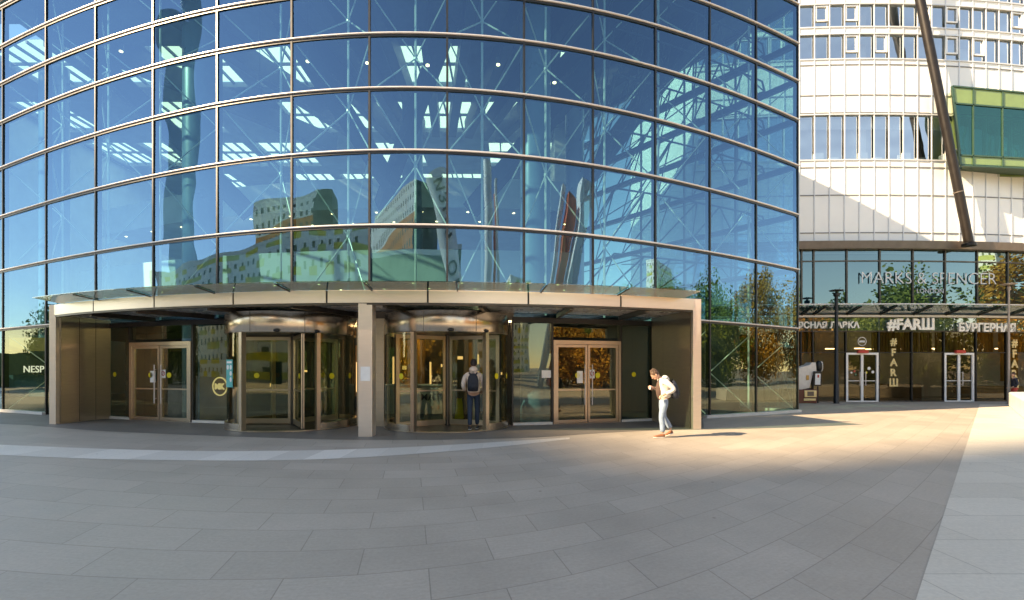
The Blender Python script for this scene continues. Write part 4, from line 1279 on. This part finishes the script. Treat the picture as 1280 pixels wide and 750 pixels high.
def backpack(loc, rot, label, k=1.0):
    """worn on the back; local y- is away from the wearer"""
    r = empty('backpack', (0, 0, 0), label, 'backpack')
    m = MB(); N = 16
    prof = [(-.235, .10, .05), (-.22, .135, .075), (-.1, .15, .095), (.05, .145, .09), (.15, .12, .07), (.215, .07, .045), (.235, .03, .02)]
    vs = []; fs = []
    for (z, wx, wy) in prof:
        for i in range(N):
            a = 2*math.pi*i/N
            ex = math.copysign(abs(math.cos(a))**.6, math.cos(a)); ey = math.copysign(abs(math.sin(a))**.6, math.sin(a))
            vs.append((wx*ex, wy*ey, z))
    for q in range(len(prof)-1):
        for i in range(N): fs.append((q*N+i, q*N+(i+1) % N, (q+1)*N+(i+1) % N, (q+1)*N+i))
    fs += [tuple(range(N-1, -1, -1)), tuple(range((len(prof)-1)*N, len(prof)*N))]
    m.add(vs, fs).build('bag_body', M['pack'], r, True)
    MB().ell((0, -.085, -.10), (.10, .035, .085), 14, 8).build('pocket', M['pack'], r, True)
    for s in (-1, 1):
        q = MB(); pts = [(s*.07, .05, .2), (s*.10, .10, .25), (s*.12, .20, .22), (s*.13, .26, .10), (s*.125, .22, -.06), (s*.11, .06, -.18)]
        for a, b in zip(pts[:-1], pts[1:]): q.beam(a, b, .045, .012)
        q.build('strap', M['black'], r)
    q = MB()
    for a, b in zip(((-.03,.0,.23),(-.02,-.0,.27),(.02,-.0,.27)), ((-.02,-.0,.27),(.02,-.0,.27),(.03,.0,.23))): q.tube(a, b, .008, n=6)
    q.build('carry_handle', M['black'], r)
    r.location = loc; r.rotation_euler = rot; r.scale = (k, k, k)
    return r
backpack((3.62+.21, 12.1, 1.13), (math.radians(-8), 0, math.radians(90)), 'dark backpack on the back of the man in the cream jacket', .92)

# --- the walker entering the right-hand drum, seen from behind
def walker(loc, label, jm, tm, sm, hm, height=1.0, hood=True, stride=.1, yaw=0, bag=False):
    r = empty('person', (0, 0, 0), label, 'person')
    sk = Sk()
    pel = sk.p((0, 0, .98), (.13, .10))
    sk.chain([((0, 0, 1.12), .115), ((0, .0, 1.28), .125), ((0, .01, 1.42), .11), ((0, .015, 1.53), .055), ((0, .03, 1.59), .052)], pel)
    for s in (-1, 1):
        st = stride*s
        h = sk.p((s*.09, 0, .93), .088, pel)
        sk.chain([((s*.095, st*.5+.02, .52), .05), ((s*.09, st*.8-.01, .32), .042), ((s*.09, st, .09), .034)], h)
        a = sk.p((s*.15, .0, 1.46), .055, 3)
        a = sk.chain([((s*.2, 0, 1.42), .05), ((s*.265, -.04, 1.16), .042), ((s*.22, .13, 1.02), .028)], a)
        hand(sk, (s*.22, .13, 1.02), (-s*.1, .6, -.3), (s, 0, 0), a, .6)
    body = skin_mesh('body', sk.V, sk.E, sk.R, M['skin'], r, 2)
    sk = Sk()
    pel = sk.p((0, 0, .98), (.145, .115))
    for s in (-1, 1):
        st = stride*s
        h = sk.p((s*.09, 0, .88), .098, pel)
        sk.chain([((s*.095, st*.3+.01, .70), .088), ((s*.095, st*.5+.02, .52), .07), ((s*.09, st*.8-.01, .32), .068), ((s*.09, st, .10), .058)], h)
    skin_mesh('trousers', sk.V, sk.E, sk.R, tm, r, 2)
    sk = Sk()
    b = sk.p((0, 0, .93), (.185, .135))
    sk.chain([((0, 0, 1.06), (.185, .14)), ((0, 0, 1.22), (.19, .145)), ((0, .0, 1.38), (.185, .13)), ((0, .01, 1.51), (.09, .085))], b)
    for s in (-1, 1):
        a = sk.p((s*.16, 0, 1.44), .085, 3)
        sk.chain([((s*.215, 0, 1.40), .08), ((s*.255, -.02, 1.28), .072), ((s*.275, -.04, 1.15), .068), ((s*.25, .05, 1.07), .058), ((s*.225, .115, 1.03), .048)], a)
    skin_mesh('jacket', sk.V, sk.E, sk.R, jm, r, 2)
    if hood: MB().ell((0, -.05, 1.575), (.115, .085, .085), 14, 8).ell((0, .02, 1.56), (.10, .085, .07), 14, 8).build('hood', jm, r, True)
    head(r, (0, .045, 1.715), (0, 1, -.05), (0, 0, 1), hm, body)
    for s in (-1, 1):
        st = stride*s
        shoe(r, (s*.09, st-.06, .0), (s*.095, st+.20, .0), sm, M['sole'])
    r.location = loc; r.rotation_euler.z = yaw; r.scale = (height, height, height)
    return r
wx, wy = (592-640)/F0*13.55, 13.55
walker((wx, wy, .025), 'walker in pale pink hooded jacket and dark blue trousers entering the right revolving door', M['jacketpink'], M['navy'], M['shoe'], M['hairdark'], 1.0, True, .10)
backpack((wx, wy-.215, 1.27), (0, 0, 0), 'dark navy backpack worn over the pale pink jacket in the revolving door', 1.0)
walker((-1.15, 17.6, .02), 'person in black standing inside behind the right revolving door', M['pack'], M['pack'], M['shoe'], M['hairdark'], .95, False, .04, 2.6)
walker((-6.6, 17.8, .02), 'dark dressed person indoors behind the left revolving door', M['navy'], M['pack'], M['shoe'], M['hair'], .93, False, .08, .6)
walker((22.95, 23.4, .004), 'person in dark top and red trousers behind the low white wall', M['pack'], M['red'], M['shoe'], M['hair'], .62 if False else .8, False, .05, 1.2)

# ------------------------------------------------------------------ things inside the glass
kx = (63-640)/F0*20.6
ks = empty('coffee_kiosk', (kx-1, 20.6, 0), 'black shop kiosk with white lettering behind the left end pane', 'kiosk')
MB().box(kx-2.4, kx+1.6, 20.75, 20.95, 1.38, 2.35).build('sign_board', M['black'], ks)
MB().box(kx-2.4, kx+1.6, 20.8, 21.6, .02, .5).build('counter', M['darksteel'], ks)
MB().box(kx-2.4, kx+1.6, 21.1, 21.2, .5, 1.38).build('screen_panel', M['column'], ks)
MB().box(kx-2.45, kx-2.3, 20.75, 21.6, .5, 1.38).build('post', M['black'], ks)
MB().box(kx-2.4, kx+1.6, 20.8, 21.5, 2.36, 2.9).build('top_panel', M['warm'], ks)
text_obj('lettering', 'NESPRESSO', M['glowwhite'], ks, .42, ((24+23-640)/F0*20.7+.36, 20.73, 1.62), 0, width=1.9, extrude=.01)
ct = empty('service_counter', (-2.6, 18.2, 0), 'pale counter with dark lettering inside behind the right revolving door', 'counter')
MB().box(-4.6, -2.1, 18.3, 18.9, .02, 1.02).build('front', M['jacket'], ct)
MB().box(-4.65, -2.05, 18.25, 18.95, 1.025, 1.07).build('worktop', M['sash'], ct)
text_obj('lettering', 'MATIC', M['grey_letter'], ct, .38, (-2.75, 18.285, .62), 0, width=1.0, extrude=.008, bold=.006)
ws = empty('wet_floor_sign', (-3.1, 16.6, 0), 'yellow folding floor sign standing inside the right revolving door', 'floor sign')
fx = (574-640)/F0*16.6
MB().add([(fx-.14,16.5,.02),(fx+.14,16.5,.02),(fx+.08,16.62,.66),(fx-.08,16.62,.66),(fx-.14,16.52,.02),(fx+.14,16.52,.02),(fx+.08,16.64,.66),(fx-.08,16.64,.66)], [(0,1,2,3),(4,5,6,7),(0,1,5,4),(1,2,6,5),(2,3,7,6),(3,0,4,7)]).build('front_panel', M['yellow'], ws)
MB().add([(fx-.14,16.78,.02),(fx+.14,16.78,.02),(fx+.08,16.66,.66),(fx-.08,16.66,.66),(fx-.14,16.8,.02),(fx+.14,16.8,.02),(fx+.08,16.68,.66),(fx-.08,16.68,.66)], [(0,1,2,3),(4,5,6,7),(0,1,5,4),(1,2,6,5),(2,3,7,6),(3,0,4,7)]).build('rear_panel', M['yellow'], ws)
ws.location.x = fx
for c in children(ws):
    for v in c.data.vertices: v.co.x += -3.1-fx

# ------------------------------------------------------------------ across the square (seen mirrored in the glass)
ap = empty('apartment_tower', (-90, -75, 0), 'tall white apartment tower with an orange band mirrored in the glass front', 'building')
def tower(poly, z1, mt, parent, trim=True):
    MB().prism(poly, 0, z1).build('wall', mt, parent)
    if trim: MB().prism([(p[0], p[1]) for p in poly], z1+.01, z1+.8).build('parapet', M['rooftrim'], parent)
tower([(-71, -74), (-112, -66), (-116, -84), (-75, -92)], 43, M['flats'], ap)
MB().prism([(-71, -73.9), (-64.2, -80), (-68, -92), (-75, -92)], 0, 43.4).build('end_wall', M['darkblock'], ap)  # shaded side of the tower: its shade is put into the dark colour
bl = empty('apartment_block', (-85, -42, 0), 'long six storey apartment block with yellow balconies mirrored below the tower', 'building')
tower([(-32, -54), (-144, -23), (-147, -36), (-36, -68)], 25, M['block'], bl)
a2 = empty('apartment_tower', (-36, -100, 0), 'narrow second white apartment tower with an orange band mirrored beside the leaning cone', 'building')
tower([(-17.6, -89.6), (-53, -117), (-46, -126), (-11, -98.5)], 44, M['flats'], a2)
MB().prism([(-17.5, -89.3), (-7.5, -92.5), (-5, -100), (-10.9, -98)], 0, 44.4).build('end_wall', M['darkblock'], a2)  # side turned from the sun, shade painted in with the dark facade
db = empty('low_dark_building', (-14, -58, 0), 'dark low shop building mirrored just above the canopy', 'building')
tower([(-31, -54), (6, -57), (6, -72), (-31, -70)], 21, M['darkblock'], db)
for (i, (x, y, w, h)) in enumerate(((70, -150, 22, 34), (172, -72, 26, 42))):
    o = empty('far_apartment_house', (x, y, 0), ('pale far apartment house mirrored behind the red pylon', 'pale far apartment house mirrored over the trees')[i], 'building')
    tower([(x-w/2, y-8), (x+w/2, y-8), (x+w/2, y+8), (x-w/2, y+8)], h, M['flats'] if i == 5 else M['block'], o)
oc = empty('added_shade_tower', (-222, -66, 0), 'tall blue glass tower added left of the square to shade the plaza', 'building')  # added out of frame; its two heights shape the shadow on the plaza
LD = Vector((.94, .342)).normalized(); LN = Vector((-LD.y, LD.x))
def sn(s, n): 
    p = LD*s+LN*n
    return (p.x, p.y)
TANE = .615
MB().prism([sn(-230, 6.9), sn(-230, 25), sn(-245, 25), sn(-245, 6.9)], 0, 236*TANE).build('main_wall', M['blueglass'], oc)
MB().prism([sn(-230, .5), sn(-230, 6.89), sn(-245, 6.89), sn(-245, .5)], 0, 275*TANE).build('high_wall', M['blueglass'], oc)
# sculptural leaning cone with letters, flag pole, red pylon
cb = empty('leaning_cone', (4.4, -22, 0), 'white leaning tapered advertising cone with dark letters mirrored in the glass', 'advertising column')
p0, p1 = Vector((5.2, -21, 0)), Vector((-3.6, -22, 20.8))
MB().tube(p0, p1, 1.1, 2.1, n=32).build('shaft', M['conew'], cb, 'angle')
dv = (p1-p0)
for i, chx in enumerate('ПЕВО ИНЗИ'):
    if chx == ' ': continue
    c = p0+dv*(.30+.077*i)+Vector((0, (1.1+1.0*(.30+.077*i))+.06, 0))
    text_obj('letter', chx, M['grey_letter'], cb, 2.2, c, math.pi, extrude=.05, bold=.01, roll=math.radians(-112))
fp = empty('flag_pole', (7.2, -17, 0), 'tall thick white pole mirrored right of the leaning cone', 'pole')
MB().tube((6.9, -16, 0), (6.9, -16, 20.4), .8, n=20).build('shaft', M['conew'], fp, 'angle')
MB().tube((6.9, -16, 20.4), (6.9, -16, 20.6), .7, .1, n=20).build('cap', M['fin'], fp)
fq = empty('crane_mast', (9, -18, 0), 'red and white lattice mast mirrored beside the white pole', 'mast')
MB().tube((10.0, -17, 0), (8.9, -17, 19.8), .3, n=10).build('white_leg', M['conew'], fq)
MB().tube((8.9, -18.5, 0), (9.2, -18.5, 18.5), .28, n=10).build('red_leg', M['pylon'], fq)
rp = empty('red_pylon', (22, -12, 0), 'leaning red and white steel pylon mirrored in the right half of the glass', 'pylon')
MB().beam((19.0, -14, 0), (24.0, -12.5, 18.6), 1.7, 1.5).build('red_beam', M['pylon'], rp)
MB().beam((17.4, -14.8, 0), (22.6, -13.3, 19.6), .8, .8).build('white_beam', M['conew'], rp)
MB().beam((21.0, -12.8, 0), (26.2, -11.3, 19.8), 2.0, 1.6).build('white_cover', M['conew'], rp)

def tree(x, y, h, r, mt, label, seed, n=13000, z0=None, group='trees round the square'):
    rnd = random.Random(seed)
    t = empty('tree', (x, y, 0), label, 'tree', group)
    m = MB(); m.tube((x, y, 0), (x+.1, y, h*.45), .2*h/8, .12*h/8, n=9)
    cl = []
    for i in range(46):
        a = rnd.random()*6.28; rr = r*math.sqrt(rnd.random())*.8; z = h*(.12+.82*rnd.random())
        k = math.sin(max(.08, min(.93, (z/h-.08)/.92))*math.pi)**.6
        c = Vector((x+math.cos(a)*rr*k, y+math.sin(a)*rr*k, z)); cl.append((c, r*(.22+.25*rnd.random())))
        if i < 12: m.tube((x+.05, y, h*(.25+.02*i)), c, .05*h/8, .015, n=5, caps=False)
    m.build('trunk', M['bark'], t)
    q = MB(); vs = []; fs = []
    for i in range(n):
        c, cr_ = cl[i % len(cl)]
        d = Vector((rnd.gauss(0,1), rnd.gauss(0,1), rnd.gauss(0,.8))).normalized()*cr_*(rnd.random()**.4)
        p = c+d; s = .09+.12*rnd.random()
        u = Vector((rnd.gauss(0,1), rnd.gauss(0,1), rnd.gauss(0,1))).normalized(); w = u.orthogonal().normalized()
        b = len(vs); vs += [p-u*s, p+w*s*.6, p+u*s, p-w*s*.6]; fs.append((b, b+1, b+2, b+3))
    me = bpy.data.meshes.new('crown'); me.from_pydata([tuple(v-Vector((x, y, 0))) for v in vs], [], fs); me.materials.append(mt)
    o = bpy.data.objects.new('crown', me); COL.objects.link(o); o.parent = t
    return t
TREES = ((40, 0, 10.5, 5.8, 'leafg', 'green tree mirrored at the right end of the glass'), (37, 9, 9.7, 5.2, 'leafg', 'bushy green tree mirrored beside the canopy end'),
  (46, 14, 11.0, 5.5, 'leafo', 'orange tree nearest the right corner mirrored in the glass'), (44, 27, 10.8, 5.0, 'leafg', 'green tree behind the low white wall off to the right'), (34, -8, 9.5, 5.0, 'leafg', 'green tree mirrored above the right side wall'),
  (21, -9.5, 7.2, 4.2, 'leafo', 'low amber tree mirrored in the right double door'), (27, -4, 7.4, 4.0, 'leafo', 'amber bushy tree mirrored in the door beside the side wall'),
  (58, 4, 11.5, 6.2, 'leafg', 'tall green tree in the second row right of the square'), (56, 20, 11.5, 6.2, 'leafo', 'tall golden tree in the second row right of the square'), (50, -9, 10.8, 5.8, 'leafg', 'green tree behind the amber bush right of the square'),
  (30, -22, 9.0, 5.5, 'leafo', 'amber tree behind the red pylon'), (40, -24, 9.6, 5.8, 'leafg', 'green tree behind the red pylon'), (14, -34, 8.2, 5.0, 'leafg', 'dark green tree across the square behind the white pole'),
  (26, 1.5, 6.4, 3.6, 'leafo', 'golden low crowned tree right of the plaza edge'), (32, 6, 6.8, 3.8, 'leafg', 'low crowned green tree right of the plaza edge'), (22.5, -4, 5.6, 3.0, 'leafo', 'golden small tree nearest the camera on the right'), (30, -13, 7, 4, 'leafo', 'golden tree between the amber bush and the pylon'),
  (-52, 17, 6.7, 4.3, 'leafg', 'green tree mirrored at the left end of the glass'), (-60, 9, 7.3, 4.7, 'leafg', 'broad green tree left of the square'), (-48, 27, 5.5, 3.4, 'leafg', 'small green tree far left of the glass building'),
  (-56, -2, 6.3, 4.3, 'leafg', 'green tree on the grass bank left of the square'), (-42, -16, 7.7, 4.8, 'leafo', 'amber tree left of the square'))
for i, a in enumerate(TREES):
    tree(a[0], a[1], a[2], a[3], M[a[4]], a[5], 40+i)
hl = MB().prism([(-75, 0), (-75, 45), (-64, 45), (-58, 0)], 0, 3.2).build('grass_bank', M['grass'], None)
tag(hl, kind='structure')

# ------------------------------------------------------------------ ground
def sheet(name, poly, z, mt):
    me = bpy.data.meshes.new(name)
    a = sum(poly[i][0]*poly[(i+1) % len(poly)][1]-poly[(i+1) % len(poly)][0]*poly[i][1] for i in range(len(poly)))
    if a < 0: poly = poly[::-1]
    me.from_pydata([(p[0], p[1], z) for p in poly], [], [tuple(range(len(poly)))])
    me.materials.append(mt)
    o = bpy.data.objects.new(name, me); COL.objects.link(o)
    return tag(o, kind='structure')
sheet('ground', [(-700, -700), (700, -700), (700, 700), (-700, 700)], 0, M['paving'])
# pale curved strip
def GP(u, v):
    y = F0*EYE/(v-HOR); return ((u-640)/F0*y, y)
top = [(-260, 544), (-120, 551), (0, 556), (110, 560.5), (220, 563.5), (320, 564), (430, 562), (540, 557.5), (640, 551.5), (712, 547)]
bot = [(712, 549), (640, 557), (540, 566), (430, 573), (320, 576), (220, 575.5), (110, 573.5), (0, 569), (-120, 563), (-260, 555)]
def smooth(pts):
    out = []
    n = len(pts)
    for i in range(n-1):
        p0, p1, p2, p3 = pts[max(0, i-1)], pts[i], pts[i+1], pts[min(n-1, i+2)]
        for k in range(6):
            t = k/6
            out.append(tuple(.5*((2*p1[j])+(-p0[j]+p2[j])*t+(2*p0[j]-5*p1[j]+4*p2[j]-p3[j])*t*t+(-p0[j]+3*p1[j]-3*p2[j]+p3[j])*t**3) for j in (0, 1)))
    return out+[pts[-1]]
sheet('light_stone_strip', smooth([GP(*p) for p in top])+smooth([GP(*p) for p in bot]), .004, M['strip'])
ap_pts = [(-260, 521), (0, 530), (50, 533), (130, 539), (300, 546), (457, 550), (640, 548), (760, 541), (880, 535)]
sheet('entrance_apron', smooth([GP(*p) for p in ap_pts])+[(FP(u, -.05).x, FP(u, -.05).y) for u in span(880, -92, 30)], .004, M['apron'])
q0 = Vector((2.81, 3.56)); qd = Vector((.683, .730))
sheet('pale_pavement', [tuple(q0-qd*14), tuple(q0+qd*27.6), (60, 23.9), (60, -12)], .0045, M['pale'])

# ------------------------------------------------------------------ light, sky, camera
w = bpy.data.worlds.new('World'); sc.world = w; w.use_nodes = True
nt = w.node_tree; nt.nodes.clear()
sky = nt.nodes.new('ShaderNodeTexSky'); sky.sky_type = 'NISHITA'; sky.sun_disc = False
ELEV = math.atan(TANE); AZ = math.atan2(-LD.x, -LD.y)
sky.sun_elevation = ELEV; sky.sun_rotation = AZ % (2*math.pi)
sky.altitude = 200; sky.air_density = 1.0; sky.dust_density = 0; sky.ozone_density = 1.2
bg = nt.nodes.new('ShaderNodeBackground'); bg.inputs[1].default_value = SKY
ow = nt.nodes.new('ShaderNodeOutputWorld')
nt.links.new(sky.outputs[0], bg.inputs[0]); nt.links.new(bg.outputs[0], ow.inputs[0])
sl = bpy.data.lights.new('sun', 'SUN'); sl.energy = SUN; sl.angle = math.radians(.53); sl.color = (1, .91, .74)
so = bpy.data.objects.new('sun', sl); COL.objects.link(so)
sv = Vector((LD.x*math.cos(ELEV), LD.y*math.cos(ELEV), -math.sin(ELEV)))
so.rotation_euler = sv.to_track_quat('-Z', 'Y').to_euler()
so.location = (-30, -20, 40)
cam = bpy.data.cameras.new('camera'); co = bpy.data.objects.new('camera', cam); COL.objects.link(co)
co.location = (0, 0, EYE); co.rotation_euler = (math.radians(90), 0, 0)
cam.sensor_width = 36; cam.sensor_fit = 'HORIZONTAL'; cam.lens = 36*F0/1280; cam.shift_y = (HOR-375)/1280
cam.clip_start = .05; cam.clip_end = 3000
sc.camera = co
sc.view_settings.view_transform = 'Standard'; sc.view_settings.look = 'None'; sc.view_settings.gamma = 1
sc.view_settings.use_curve_mapping = False; sc.view_settings.exposure = EXPO
sc.view_settings.use_white_balance = True; sc.view_settings.white_balance_temperature = 9400; sc.view_settings.white_balance_tint = 16
c = sc.cycles
c.use_denoising = True
c.max_bounces = 10; c.diffuse_bounces = 3; c.glossy_bounces = 5; c.transmission_bounces = 6; c.transparent_max_bounces = 24
c.caustics_reflective = False; c.caustics_refractive = False
c.sample_clamp_indirect = 6
